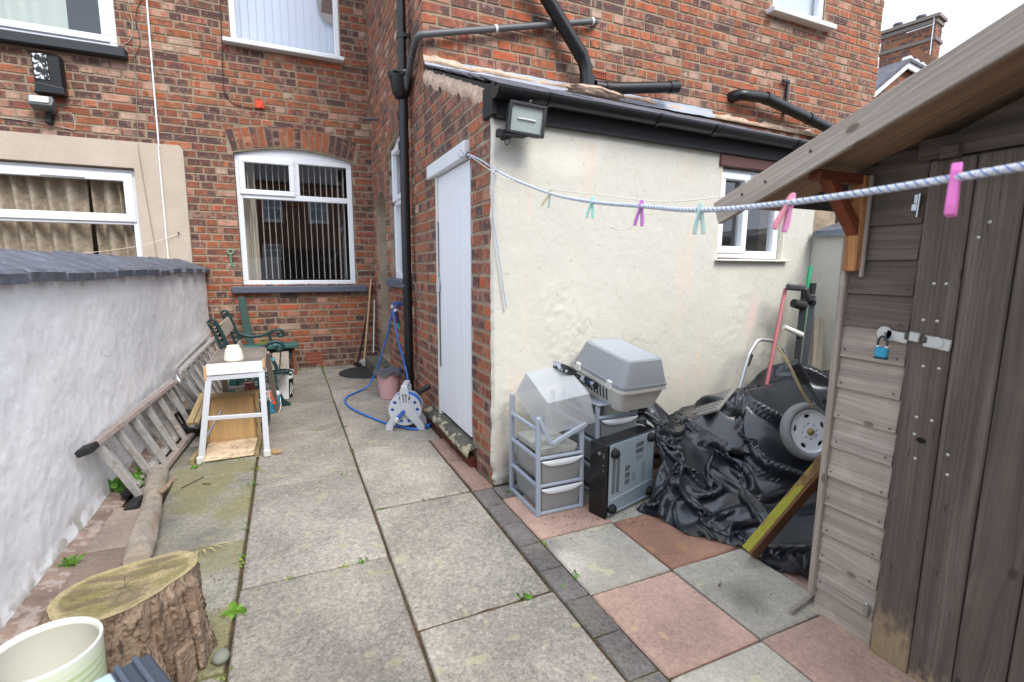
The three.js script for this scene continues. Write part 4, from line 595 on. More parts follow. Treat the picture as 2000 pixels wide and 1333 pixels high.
  part('shackle', tube([[0, 0.015, -0.0125], [0, 0.035, -0.0125], [0, 0.048, -0.007], [0, 0.052, 0], [0, 0.048, 0.007], [0, 0.035, 0.0125], [0, 0.015, 0.0125]], 0.0035, 40, 8), mat('#3b3f44', 0.35, { metalness: 0.5 }), K);
  part('shackle_collar', merge([rod([0, 0.014, -0.0125], [0, 0.022, -0.0125], 0.0048), rod([0, 0.014, 0.0125], [0, 0.022, 0.0125], 0.0048)]), mat('#d9d6cf', 0.4), K);
}
// ---------------------------------------------------------------- neighbours: gable with chimney beyond, and the row behind the camera that the windows mirror
{
  const T = thing('neighbour_house', 'brick gable with white bargeboards and tall chimney stack beyond the shed', 'house', [0, 0, -6]);
  const bm = tmat(mortarTex, 0.95, 0.003, { color: '#cdb7a8' }), far = { red: 5, burnt: 3.4, patchy: 2, orange: 0.2 };
  const gw = part('gable_wall', ext([[11.6, -0.3], [17.2, -0.3], [17.2, 6.3], [14.25, 6.6], [11.6, 4.75]], 0.25).translate(0, 0, -0.257), bm, T);
  layBricks([{ wall: gw, bricks: brickList({ u0: 11.6, u1: 17.2, v0: 3.6, v1: 6.55, types: far, cuts: (v) => [[0, 11.6 + (v - 4.7) / 0.698], [v > 6.2 ? 14.25 + (6.6 - v) * 9 : 99, 99]] }) }], 0);
  part('barge_board', bar([11.6, 4.82, 0.12], [14.25, 6.68, 0.12], 0.05, 0.2, V(0, 1, 0), 0.01), MAT.upvcOld, T); part('barge_board', bar([14.25, 6.68, 0.13], [17.4, 6.35 - 0.1, 0.13], 0.05, 0.2, V(0, 1, 0), 0.01), MAT.upvcOld, T);
  part('roof_slope', bar([11.5, 4.86, -1.8], [14.25, 6.78, -1.8], 4, 0.08, V(0, 1, 0)), MAT.slate, T); part('roof_slope', bar([14.25, 6.78, -1.8], [17.4, 6.38, -1.8], 4, 0.08, V(0, 1, 0)), MAT.slate, T);
  for (let i = 0; i < 5; i++) part('ridge_tile', rot(ext([[0, 0], [0.3, 0.0], [0.28, 0.1], [0.06, 0.16]], 0.2, 0.01), 0, 0, -0.1).translate(14.35 + i * 0.3, 6.8 - i * 0.035, -0.1), mat('#cfd3d4', 0.8), T);
  const C = new THREE.Group(); C.name = 'chimney'; T.add(C); C.position.set(15.485, 0, -0.64); C.rotation.y = -1.393;
  const sk = part('stack', bx(1.287, 4.0, 0.487, 0, 6.15, -0.25, 0, 0, 0, 0.002), bm, C), ss = part('stack_side', bx(0.46, 3.9, 0.01, 0.25, 6.15, -0.015, 0, 0, 0, 0.002), bm, C); ss.rotation.y = Math.PI / 2; ss.position.x = 0.65;
  layBricks([{ wall: sk, bricks: brickList({ u0: -0.65, u1: 0.65, v0: 4.2, v1: 8.1, types: far, cuts: () => [] }) }, { wall: ss, bricks: brickList({ u0: 0, u1: 0.5, v0: 4.2, v1: 8.1, types: far, cuts: () => [] }) }], 0);
  part('band', bx(1.38, 0.09, 0.58, 0, 7.62, -0.25), mat('#7a706a', 0.9), C); part('band', bx(1.36, 0.1, 0.56, 0, 8.08, -0.25), mat('#7a706a', 0.9), C); part('capping', bx(1.46, 0.09, 0.66, 0, 8.2, -0.25), mat('#85796f', 0.9), C);
  for (const x of [-0.35, 0.2]) part('chimney_pot', lathe([[0.1, 0], [0.1, 0.12], [0.12, 0.12], [0.12, 0.18], [0.09, 0.18], [0.08, 0]], 20).translate(x, 8.24, -0.25), mat('#55555f', 0.8), C);
  part('aerial_mast', rod([0.6, 7.2, 0.05], [0.6, 9.6, 0.05], 0.012), mat('#d9dbdd', 0.5, { metalness: 0.4 }), C); part('aerial_boom', rod([0.62, 7.98, 0.06], [0.0, 7.95, 0.1], 0.014), mat('#d9dbdd', 0.5, { metalness: 0.4 }), C);
  // houses across the back lane, out of frame, mirrored in the window panes
  const O = thing('opposite_house', 'brick house across the back lane, seen only mirrored in the window panes', 'house', [0, 0, 20]);
  const ow = part('wall', ext([[-14, -0.3], [14, -0.3], [14, 5.85], [-14, 5.85]], 0.3).translate(0, 0, -0.307), bm, O); ow.rotation.y = Math.PI;
  layBricks([{ wall: ow, bricks: brickList({ u0: -6, u1: 6, v0: 1.2, v1: 5.8, types: far, cuts: () => [] }) }], 0);
  part('roof', bx(28.4, 0.1, 4.2, 0, 7.1, 1.6, -0.62, 0, 0), MAT.slate, O); part('gutter', rod([-14, 5.88, -0.1], [14, 5.88, -0.1], 0.06), MAT.black, O);
  for (const [x, y, w, h] of [[-1.57, 4.4, 0.9, 1.15], [0.78, 4.45, 0.98, 1.2], [-1.7, 2.1, 0.9, 0.7], [-6, 4.4, 0.95, 1.15], [5, 4.4, 0.95, 1.15]]) {
    const w2 = new THREE.Group(); w2.name = 'window'; w2.position.set(x, y, -0.02); O.add(w2);
    part('frame', merge([bx(w, 0.1, 0.08, 0, h / 2, 0), bx(w, 0.1, 0.08, 0, -h / 2, 0), bx(0.1, h, 0.08, -w / 2, 0, 0), bx(0.1, h, 0.08, w / 2, 0, 0), bx(w, 0.09, 0.07, 0, 0.06, 0)]), MAT.upvc, w2); part('pane', bx(w, h, 0.02, 0, 0, 0.01), mat('#8fa0a8', 0.1), w2); part('sill', bx(w + 0.2, 0.1, 0.16, 0, -h / 2 - 0.09, -0.03), MAT.upvcOld, w2);
  }
  const Wl = solo('rear_wall', bx(3.2, 1.55, 0.22, -2.8, 0.75, 6.1, 0, 0, 0, 0.01), MAT.upvcOld, 'white wall at the rear of the yard, seen only mirrored in the window', 'wall');
  const gt = thing('yard_gate', 'dark boarded gate at the rear of the yard, seen only mirrored in the window', 'gate', [0, 0, 6.1]);
  for (let i = 0; i < 13; i++) part('board', bx(0.145, 1.85 + rr(-0.02, 0.02), 0.025, -1.1 + i * 0.15, 0.92, 0, 0, 0, 0, 0.004), mat('#2a2625', 0.8), gt);
}
// ---------------------------------------------------------------- things along the white wall
{
  const T = thing('ladder', 'long grey aluminium ladder lying on its edge against the white wall', 'ladder');
  const sec = (top0, top1, bot0, bot1, n, m) => {
    const up = V(top0[0] - bot0[0], top0[1] - bot0[1], 0).normalize(); part('rail', bar(top0, top1, 0.06, 0.026, up), m, T); part('rail', bar(bot0, bot1, 0.06, 0.026, up), m, T);
    for (let i = 0; i < n; i++) { const t = (i + 0.35) / n, a = V(...top0).lerp(V(...top1), t), b = V(...bot0).lerp(V(...bot1), t); part('rung', bar(a.toArray(), b.toArray(), 0.034, 0.026, V(0, 0, 1)), MAT.alloy, T); }
  };
  const red = tmat(alloyTex, 0.6, 0.0006, { metalness: 0.2, color: '#dccbc4' });
  sec([-1.985, 0.405, -0.33], [-1.875, 0.41, -2.05], [-1.862, 0.032, -0.47], [-1.752, 0.032, -2.15], 7, red);
  sec([-2.012, 0.372, -0.46], [-1.925, 0.38, -2.3], [-1.918, 0.05, -0.62], [-1.82, 0.05, -2.35], 8, MAT.alloy);
  const up = V(-0.123, 0.373, 0).normalize(); for (const [a, b] of [[[-1.989, 0.405, -0.27], [-1.984, 0.405, -0.37]], [[-1.868, 0.03, -0.41], [-1.86, 0.032, -0.53]], [[-2.015, 0.372, -0.42], [-2.01, 0.372, -0.49]], [[-1.922, 0.05, -0.58], [-1.917, 0.05, -0.66]]]) part('foot', bar(a, b, 0.066, 0.034, up, 0.006), MAT.blackMatt, T);
}
{
  const T = thing('folding_ladder', 'older folded aluminium stepladder with flat treads behind the stool', 'ladder');
  const A = [-1.9, 0.43, -2.0], B = [-1.83, 0.5, -3.75], C = [-1.72, 0.05, -2.1], D = [-1.66, 0.06, -3.6], up = V(-0.4, 0.9, 0).normalize();
  part('rail', bar(A, B, 0.07, 0.022, up), MAT.alloy, T); part('rail', bar(C, D, 0.07, 0.022, up), MAT.alloy, T);
  for (let i = 0; i < 8; i++) { const t = (i + 0.5) / 8, a = V(...A).lerp(V(...B), t), b = V(...C).lerp(V(...D), t); part('tread', bar(a.toArray(), b.toArray(), 0.012, 0.085, V(0, 0, 1)), MAT.alloy, T); }
  part('hand_loop', tube([[-1.94, 0.43, -2.25], [-1.9, 0.46, -1.95], [-1.86, 0.42, -1.82], [-1.78, 0.25, -1.86], [-1.74, 0.13, -1.95]], 0.018, 40, 8), mat('#c9c9cb', 0.25, { metalness: 0.9 }), T);
  part('rear_rail', bar([-1.97, 0.42, -2.3], [-1.9, 0.52, -3.8], 0.03, 0.02), MAT.alloy, T);
}
{ // step stool with a flat top, and the pot on it
  const T = thing('step_stool', 'white aluminium step stool with grey top beside the bench', 'stool'), al = mat('#d9dce2', 0.35, { metalness: 0.35 }), old = MAT.greyWood;
  part('top', bx(0.325, 0.02, 0.64, -1.4, 0.647, -1.4, 0, 0.02, 0, 0.005), tmat(slabTex, 0.7, 0.0008, { color: '#cfcac6' }), T);
  part('front_apron', bx(0.33, 0.075, 0.015, -1.405, 0.618, -1.075, 0, 0.02, 0, 0.004), mat('#dfe2e8', 0.4), T); part('side_apron', bx(0.015, 0.06, 0.64, -1.236, 0.62, -1.39, 0, 0.02, 0, 0.004), mat('#8b7f74', 0.8), T); part('side_apron', bx(0.015, 0.06, 0.64, -1.57, 0.62, -1.4, 0, 0.02, 0, 0.004), mat('#8b7f74', 0.8), T);
  parts('rust_strip', [bx(0.014, 0.09, 0.014, -1.578, 0.6, -1.07), bx(0.012, 0.06, 0.012, -1.233, 0.64, -1.07)], mat('#c9a070', 0.8), T);
  for (const [a, b] of [[[-1.555, 0.6, -1.09], [-1.642, 0.0, -1.05]], [[-1.25, 0.6, -1.09], [-1.247, 0.0, -1.02]]]) part('leg', bar(a, b, 0.036, 0.024, V(0, 0, 1)), al, T);
  for (const [a, b] of [[[-1.53, 0.62, -1.66], [-1.6, 0.0, -2.16]], [[-1.236, 0.62, -1.66], [-1.2, 0.0, -2.16]]]) part('leg', bar(a, b, 0.04, 0.02, V(0, 0, 1)), old, T);
  part('crossbar', bar([-1.56, 0.56, -1.085], [-1.245, 0.56, -1.085], 0.02, 0.03), al, T); part('crossbar', bar([-1.605, 0.297, -1.07], [-1.245, 0.287, -1.055], 0.02, 0.026), al, T); part('crossbar', bar([-1.57, 0.3, -1.92], [-1.21, 0.3, -1.92], 0.02, 0.026), old, T);
  part('foot', bx(0.045, 0.05, 0.035, -1.247, 0.025, -1.02, 0, 0, 0, 0.006), mat('#c6c3bf', 0.7), T); part('foot', bx(0.045, 0.05, 0.035, -1.642, 0.025, -1.05, 0, 0, 0, 0.006), mat('#c6c3bf', 0.7), T);
  part('stay', merge([bar([-1.6, 0.17, -1.06], [-1.53, 0.28, -1.3], 0.012, 0.012), bar([-1.25, 0.21, -1.05], [-1.32, 0.28, -1.3], 0.012, 0.012)]), MAT.steel, T);
  solo('plant_pot', lathe([[0.0, 0.102], [0.034, 0.102], [0.038, 0.098], [0.039, 0.086], [0.045, 0.082], [0.053, 0.055], [0.06, 0.012], [0.06, 0.0], [0.054, 0.0], [0.045, 0.075], [0, 0.09]], 40), mat('#e4dfcd', 0.75), 'cream plant pot standing upside down on the step stool', 'pot', [-1.415, 0.658, -1.16]);
}
{ // lidless wooden drawer lying under the stool
  const T = thing('wooden_drawer', 'old wooden drawer on end under the step stool', 'drawer'), tan = tmat(wood(188, 152, 106, 871, 0.1, 0.05, 256, 128), 0.8, 0.0004), pale = tmat(greyWood, 0.85, 0.001, { color: '#e8dcae' });
  part('back_panel', bx(0.31, 0.36, 0.012, -1.475, 0.18, -1.42, -0.06, 0.03, 0, 0.002), tan, T); part('floor_panel', bx(0.32, 0.012, 0.36, -1.475, 0.018, -1.22, 0, 0.03, 0, 0.002), tmat(tex(256, 256, (u, v, o) => { const c = Math.abs(fbm(u, v, 7, 7, 3, 5) - 0.5); set(o, 216, 192, 160); mul(o, 0.85 + 0.3 * fbm(u, v, 12, 12, 3, 9)); toward(o, 130, 100, 76, sstep(0.022, 0.008, c) * 0.8); o[3] = c * 4; }, [0.35, 0.35]), 0.9, 0.002), T);
  part('top_rail', bx(0.36, 0.03, 0.035, -1.47, 0.368, -1.41, 0, 0.03, 0, 0.003), pale, T);
  part('side_rail', bar([-1.645, 0.385, -1.42], [-1.7, 0.25, -1.14], 0.04, 0.024), pale, T); part('side_rail', bar([-1.612, 0.385, -1.42], [-1.66, 0.25, -1.14], 0.026, 0.024), pale, T);
  part('stile', bx(0.024, 0.37, 0.03, -1.64, 0.185, -1.4, -0.06, 0, 0, 0.003), pale, T); part('stile', bx(0.028, 0.37, 0.03, -1.31, 0.185, -1.4, -0.06, 0, 0, 0.003), pale, T);
  part('base_rail', bar([-1.3, 0.025, -1.43], [-1.312, 0.02, -1.03], 0.03, 0.045), pale, T); part('base_rail', bar([-1.65, 0.025, -1.43], [-1.69, 0.02, -1.04], 0.028, 0.045), pale, T);
}
{ // bench with cast iron ends, back to the white wall
  const T = thing('garden_bench', 'garden bench with green cast-iron scroll ends and grey slats', 'bench'), iron = mat('#1d3b3b', 0.45, { metalness: 0.25 }), hi = mat('#5f8d92', 0.5, { metalness: 0.2 });
  const end = (z, name) => {
    const E = new THREE.Group(); E.name = name; E.position.z = z; T.add(E);
    const strip = (pts, w) => { // a cast strip with a row of lozenge holes
      const c = new THREE.CatmullRomCurve3(pts.map(p => V(p[0], p[1], 0))), n = 24, out = [], inn = []; for (let i = 0; i <= n; i++) { const p = c.getPoint(i / n), t = c.getTangent(i / n); out.push([p.x - t.y * w, p.y + t.x * w]); inn.push([p.x + t.y * w, p.y - t.x * w]); }
      const holes = []; for (let i = 1; i < 11; i++) { const p = c.getPoint(i / 11), t = c.getTangent(i / 11), q = w * 0.55; holes.push([[p.x + t.x * q, p.y + t.y * q], [p.x - t.y * q, p.y + t.x * q], [p.x - t.x * q, p.y - t.y * q], [p.x + t.y * q, p.y - t.x * q]]); }
      return ext([...out, ...inn.reverse()], 0.02, 0, holes);
    };
    part('back_casting', strip([[-1.68, 0.8], [-1.645, 0.72], [-1.59, 0.55], [-1.545, 0.36]], 0.032), iron, E); part('seat_casting', strip([[-1.5, 0.27], [-1.35, 0.285], [-1.2, 0.325], [-1.1, 0.32], [-1.06, 0.3]], 0.026), iron, E);
    part('back_edge', tube([[-1.71, 0.8, 0.01], [-1.665, 0.83, 0.01], [-1.625, 0.77, 0.01], [-1.56, 0.57, 0.01], [-1.51, 0.36, 0.01]], 0.011, 40, 8), iron, E);
    part('arm', tube([[-1.55, 0.58, 0.01], [-1.45, 0.545, 0.01], [-1.32, 0.555, 0.01], [-1.22, 0.6, 0.01], [-1.15, 0.6, 0.01], [-1.125, 0.555, 0.01], [-1.155, 0.53, 0.01], [-1.185, 0.55, 0.01], [-1.17, 0.57, 0.01]], 0.016, 60, 8), iron, E);
    part('arm_support', tube([[-1.27, 0.57, 0.01], [-1.255, 0.5, 0.01], [-1.215, 0.43, 0.01], [-1.19, 0.36, 0.01], [-1.21, 0.32, 0.01]], 0.016, 40, 8), iron, E);
    part('arm_scroll', tube([[-1.32, 0.33, 0.01], [-1.34, 0.37, 0.01], [-1.31, 0.4, 0.01], [-1.285, 0.375, 0.01], [-1.31, 0.36, 0.01]], 0.009, 40, 8), iron, E);
    part('arm_ring', rod([-1.228, 0.458, 0.01], [-1.212, 0.43, 0.01], 0.023), hi, E);
    part('front_leg', ext([[-1.27, 0.29], [-1.19, 0.3], [-1.2, 0.2], [-1.14, 0.06], [-1.09, 0.02], [-1.09, 0.0], [-1.21, 0.0], [-1.215, 0.06], [-1.27, 0.18]], 0.03, 0.006), iron, E);
    part('rear_leg', ext([[-1.56, 0.36], [-1.5, 0.36], [-1.53, 0.2], [-1.6, 0.0], [-1.68, 0.0], [-1.6, 0.18]], 0.03, 0.006), iron, E);
  };
  end(-2.36, 'bench_end'); end(-3.32, 'bench_end');
  for (const [a, w, tilt] of [[[-1.625, 0.7], 0.13, 1.25], [[-1.535, 0.46], 0.11, 1.25]]) part('back_slat', bx(w, 0.022, 0.98, a[0], a[1], -2.83, 0, 0, -tilt, 0.004, 'z'), MAT.greyWood, T);
  for (let i = 0; i < 5; i++) part('seat_slat', bx(0.075, 0.022, 0.98, -1.47 + i * 0.087, 0.325 + i * 0.006, -2.83, 0, 0, 0.06, 0.004, 'z'), MAT.greyWood, T);
}
{
  const T = thing('green_chair', 'dark green wooden chair with tall back board against the brick wall', 'chair'), gp = mat('#27453f', 0.6), gs = mat('#35615a', 0.55);
  part('back_board', rot(ext([[-0.04, 0], [0.04, 0], [0.04, 0.56], [0.02, 0.585], [-0.02, 0.585], [-0.04, 0.56]], 0.03, 0.004), -0.15, 0, 0.12).translate(-1.485, 0.36, -3.87), gp, T);
  part('seat', bx(0.6, 0.05, 0.22, -1.28, 0.355, -3.82, 0, 0.03, 0, 0.008), gs, T); part('apron', bx(0.52, 0.12, 0.03, -1.3, 0.28, -3.86, 0, 0, 0, 0.006), gp, T);
  part('leg', bar([-1.04, 0.335, -3.8], [-1.03, 0, -3.78], 0.03, 0.03), mat('#7d4b33', 0.8), T); part('leg', bar([-1.52, 0.335, -3.8], [-1.53, 0, -3.78], 0.03, 0.03), gp, T); part('leg', bar([-1.04, 0.335, -3.92], [-1.03, 0, -3.95], 0.03, 0.03), gp, T); part('leg', bar([-1.52, 0.335, -3.92], [-1.53, 0, -3.95], 0.03, 0.03), gp, T);
  solo('plant_tray', merge([bx(0.14, 0.03, 0.08, 0, 0.015, 0), ...Array.from({ length: 14 }, (_, i) => bx(0.025, 0.002, 0.014, rr(-0.06, 0.06), 0.035 + rr(0, 0.04), rr(-0.03, 0.03), rr(-1, 1), rr(0, 3), rr(-1, 1), 0.0005))]), mat('#66732f', 0.8), 'tray of small green plants on the dark green chair seat', 'plant', [-1.33, 0.38, -3.8]);
}
{ // tubs, crate and clutter under the stool and bench
  const label = (() => { const c = document.createElement('canvas'); c.width = 512; c.height = 256; const g = c.getContext('2d'); g.fillStyle = '#e4e5e3'; g.fillRect(0, 0, 512, 256); g.fillStyle = '#17181c'; g.fillRect(180, 20, 190, 74); g.fillStyle = '#f4f4f4'; g.font = 'italic bold 52px sans-serif'; g.fillText('leyland', 186, 74); g.fillStyle = '#3c8f5a'; g.fillRect(396, 0, 34, 256); g.fillStyle = '#26262a'; for (const [x, y] of [[330, 130], [350, 180], [300, 160]]) g.fillRect(x, y, 14, 18); const t = new THREE.CanvasTexture(c); t.colorSpace = THREE.SRGBColorSpace; return t; })();
  const tub = (name, lab, pos, r, h, body, rim, turn = 0) => { const T = thing(name, lab, 'tub', pos, turn); part('body', lathe([[0, 0.004], [r * 0.86, 0], [r * 0.88, 0.01], [r, h - 0.01]], 40), body, T); part('rim', lathe([[r, h - 0.02], [r * 1.05, h - 0.02], [r * 1.06, h], [r * 0.97, h], [r * 0.96, h - 0.02]], 40), rim, T); part('lid', lathe([[0, h - 0.012], [r * 0.97, h - 0.012], [r * 0.98, h - 0.004]], 40), rim, T); part('handle', tube([[-r, h - 0.05, 0], [-r * 0.9, h - 0.15, r * 0.7], [0, h - 0.2, r * 1.02], [r * 0.9, h - 0.15, r * 0.7], [r, h - 0.05, 0]], 0.003, 40, 6), MAT.steel, T); return T; };
  tub('paint_tub', 'white paint tub with green band and black lettering under the bench end', [-1.165, 0, -2.66], 0.115, 0.27, phys({ map: label, roughness: 0.5 }), mat('#d8d8d6', 0.5), -1.55);
  tub('paint_tub', 'shorter blue and white paint tub in front of the bench leg', [-1.255, 0, -2.2], 0.085, 0.17, mat('#3f9cc0', 0.5), mat('#cfd6da', 0.5));
  const C = thing('storage_crate', 'dark plastic crate full of odds and ends under the stool', 'crate', [-1.43, 0, -1.88]); part('wall', merge([bx(0.34, 0.22, 0.012, 0, 0.11, 0.13), bx(0.34, 0.22, 0.012, 0, 0.11, -0.13), bx(0.012, 0.22, 0.26, 0.17, 0.11, 0), bx(0.012, 0.22, 0.26, -0.17, 0.11, 0), bx(0.34, 0.012, 0.26, 0, 0.006, 0)]), mat('#33373c', 0.6), C); part('rim', merge([bx(0.36, 0.016, 0.02, 0, 0.22, 0.135), bx(0.02, 0.016, 0.28, 0.172, 0.22, 0)]), mat('#b9bcbf', 0.5), C);
  part('filling', bx(0.32, 0.16, 0.24, 0, 0.1, 0), MAT.dark, C);
  solo('glass_jar', lathe([[0, 0], [0.04, 0], [0.044, 0.01], [0.044, 0.11], [0.036, 0.13], [0.036, 0.15], [0.04, 0.15], [0.04, 0.165], [0, 0.165]], 28), phys({ color: '#6b2f22', roughness: 0.15, clearcoat: 0.6 }), 'tall dark red jar standing in the crate', 'jar', [-1.385, 0.185, -1.88]);
  solo('bottle', lathe([[0, 0], [0.028, 0], [0.03, 0.01], [0.03, 0.1], [0.014, 0.14], [0.014, 0.18], [0, 0.18]], 24), mat('#2c3a4c', 0.3), 'dark blue bottle at the right of the crate', 'bottle', [-1.31, 0.185, -1.85]);
  solo('bottle', lathe([[0, 0], [0.03, 0], [0.033, 0.01], [0.033, 0.09], [0.018, 0.12], [0.018, 0.15], [0, 0.15]], 24), mat('#4f6f5e', 0.4), 'short green bottle between the jar and the blue bottle', 'bottle', [-1.345, 0.185, -1.95]);
  solo('cable_coil', merge([0, 1, 2].map(i => rot(flat(new THREE.TorusGeometry(0.05 + i * 0.004, 0.007, 8, 28)), Math.PI / 2 + 0.1 * i, 0.1 * i).translate(0, i * 0.013, 0))), mat('#c4472f', 0.5), 'coil of red cable lying in the crate', 'cable', [-1.485, 0.2, -1.84]);
  const P = thing('hand_shears', 'orange handled garden shears hanging beside the stool leg', 'shears', [-1.235, 0.3, -1.72]); part('handle', tube([[0, 0, 0], [0.012, -0.05, 0.004], [0.03, -0.1, 0.006], [0.026, -0.112, 0.006], [0.012, -0.1, 0.006]], 0.0065, 30, 8), mat('#e0512f', 0.5), P); part('handle', tube([[0, 0, 0], [-0.01, -0.045, 0.004], [0.004, -0.09, 0.006]], 0.0065, 30, 8), mat('#d9b7a4', 0.5), P); part('blade', bar([0, 0, 0], [-0.03, 0.06, 0], 0.004, 0.016), MAT.steel, P);
  solo('bowl', rot(lathe([[0, 0], [0.07, 0.002], [0.1, 0.05], [0.118, 0.085], [0.125, 0.085], [0.108, 0.045], [0.074, -0.006], [0, -0.008]], 36), 0.35, 0, -0.3), mat('#1a1c20', 0.45), 'shallow black plastic bowl tipped behind the drawer', 'bowl', [-1.8, 0.06, -1.72]);
}
{ // log, stump, pot and box in the left foreground
  const T = thing('fallen_branch', 'short barkless branch lying on the paving beside the tiles', 'log');
  const c = new THREE.CatmullRomCurve3([V(-1.83, 0.052, -0.86), V(-1.8, 0.056, -0.6), V(-1.76, 0.05, -0.3), V(-1.705, 0.055, 0.2)]);
  part('trunk', (() => { const g = sheet(60, 26, (u, v) => { const p = c.getPoint(u), t = c.getTangent(u), s = V(0, 1, 0).cross(t).normalize(), a = v * 6.2832; const r = (0.046 + 0.005 * Math.sin(u * 9) + 0.02 * Math.max(0, nz(u * 9, Math.cos(a) * 1.5 + 3, 3, 5) - 0.55)) * (u < 0.015 || u > 0.985 ? 0.9 : 1) + 0.004 * nz(u * 40, Math.cos(a) * 4 + Math.sin(a) * 3 + 9, 2, 8); const q = p.clone().addScaledVector(s, Math.cos(a) * r); q.y += Math.sin(a) * r; return [q.x, q.y, q.z]; }, (u, v) => [v * 0.4, u * 1.0]); return g; })(), tmat(branchTex, 0.9, 0.003), T);
  parts('cut_end', [rod([-1.831, 0.052, -0.862], [-1.83, 0.052, -0.858], 0.046, 0.046, 24), rod([-1.705, 0.055, 0.199], [-1.7045, 0.055, 0.203], 0.047, 0.047, 24)], tmat(branchTex, 0.9, 0.001), T);
  part('snag', tube([[-1.765, 0.07, -0.42], [-1.72, 0.1, -0.45], [-1.685, 0.125, -0.51]], 0.014, 20, 8), MAT.bark, T);
  const S = thing('tree_stump', 'thick sawn stump with mossy top and flaking bark in the foreground', 'stump', [-1.575, 0, 0.83]);
  const R = (a, y) => 0.178 + 0.012 * Math.sin(a * 2 + 1) + 0.012 * Math.sin(a * 3) + 0.018 * (nz(Math.cos(a) * 2 + 5, Math.sin(a) * 2 + y * 2, 3, 9) - 0.5) + 0.015 * sstep(0.12, 0, y);
  const flake = (a, y) => 0.022 * sstep(0.5, 0.56, nz(Math.cos(a) * 3.4 + 7, Math.sin(a) * 3.4 + y * 3.2 + 2, 4, 19)) + 0.016 * nz(Math.cos(a) * 15, Math.sin(a) * 15 + y * 6, 4, 29) + 0.012 * sstep(0.55, 0.62, nz(Math.cos(a) * 7 + 3, Math.sin(a) * 7 + y * 9, 3, 39));
  part('bark', sheet(220, 80, (u, v) => { const a = u * 6.2832, y = v * 0.3; const r = R(a, y) * mix(0.94, 1.0, sstep(0.27, 0.3, y)) + flake(a, y) * sstep(0.3, 0.26, y); return [Math.cos(a) * r, y + 0.02 * Math.cos(a + 0.6) * v, -Math.sin(a) * r]; }, (u, v) => [u * 1.25, v * 0.3]), MAT.bark, S);
  part('sawn_top', (() => { const g = sheet(24, 90, (u, v) => { const a = v * 6.2832, r = u * R(a, 0.3) * 1.0; return [Math.cos(a) * r, 0.3 + 0.02 * (1 - u * u) * -0.4 + 0.02 * Math.cos(a + 0.6) * u + 0.003 * nz(Math.cos(a) * r * 60, Math.sin(a) * r * 60, 2, 3), -Math.sin(a) * r]; }, (u, v) => [0.5 + Math.cos(v * 6.2832) * u * 0.5, 0.5 + Math.sin(v * 6.2832) * u * 0.5]); return g; })(), tmat(tex(512, 512, (u, v, o) => { const x = u - 0.5, y = v - 0.5, r = Math.hypot(x, y) * 2, a = nz(u * 6, v * 6, 4, 5), ring = 0.5 + 0.5 * Math.sin((r + 0.09 * a) * 90 + 6 * a); set(o, 158, 140, 104); mul(o, 0.84 + 0.045 * ring + 0.2 * a); toward(o, 116, 110, 60, sstep(0.36, 0.66, nz(u * 4 + v * 2, v * 9, 6, 15)) * 0.7); toward(o, 92, 80, 62, sstep(0.44, 0.64, nz(u * 3 + 9 + v, v * 8, 6, 25)) * 0.6); toward(o, 178, 162, 124, sstep(0.86, 0.94, r + 0.05 * a) * 0.6); { const th = Math.atan2(y, x) * 3.2, cr = Math.abs((th + 0.5 * a) - Math.round(th + 0.5 * a)); toward(o, 62, 52, 38, sstep(0.03, 0.008, cr * r) * sstep(0.75, 0.2, r) * sstep(0.5, 0.6, hash(Math.round(th + 0.5 * a), 3, 3)) * 0.8); } mul(o, 0.86 + 0.28 * nz(u * 60, v * 60, 2, 45)); o[3] = ring * 0.5 + a * 0.5; }, [1, 1]), 0.95, 0.003), S);
  part('bark_flap', merge([bar([0.2, 0.0, 0.05], [0.185, 0.19, 0.03], 0.09, 0.025, V(1, 0, 0), 0.008), bar([0.17, 0.0, 0.14], [0.165, 0.13, 0.125], 0.07, 0.02, V(1, 0, 0.6), 0.008)]), MAT.bark, S);
  const P = thing('planter', 'cream planter with pale green stripes at the bottom left corner', 'pot', [-1.625, 0, 1.225]);
  const pt = tex(64, 512, (u, v, o) => { const s = Math.sin(v * 6.2832 * 22); set(o, 208, 214, 190); toward(o, 168, 192, 136, sstep(-0.2, 0.5, s) * sstep(0.93, 0.88, v) * 0.8); }, [1, 1], false);
  part('outer', (() => { const g = lathe([[0.0, 0.0], [0.085, 0.0], [0.09, 0.01], [0.103, 0.2], [0.108, 0.395]], 56), p = g.attributes.position, uv = g.attributes.uv; for (let i = 0; i < uv.count; i++) uv.setXY(i, 0.5, p.getY(i) / 0.41); return g; })(), new THREE.MeshStandardMaterial({ map: pt.map, roughness: 0.45 }), P);
  part('rim', lathe([[0.108, 0.395], [0.109, 0.401], [0.106, 0.404], [0.102, 0.401], [0.1, 0.39]], 56), mat('#d8d9cf', 0.45), P); part('inner', lathe([[0.1, 0.39], [0.094, 0.24], [0, 0.235]], 56), mat('#b3b0a4', 0.7), P);
  const B = thing('storage_box', 'dark blue grey plastic box with pale side beside the planter', 'box', [-1.432, 0, 1.36], 0.5); B.scale.y = 1.045; part('body', bx(0.12, 0.31, 0.16, 0, 0.155, 0, 0, 0, 0, 0.006), mat('#3c434e', 0.5), B); part('lid', bx(0.125, 0.024, 0.165, 0, 0.322, 0, 0, 0, 0, 0.006), mat('#3a414c', 0.45), B); part('lid_ridge', merge([bx(0.012, 0.014, 0.16, 0.03, 0.338, 0), bx(0.012, 0.014, 0.16, -0.005, 0.338, 0)]), mat('#4a5462', 0.45), B); part('label_panel', bx(0.05, 0.012, 0.15, -0.042, 0.332, 0), mat('#a9bccd', 0.4), B);
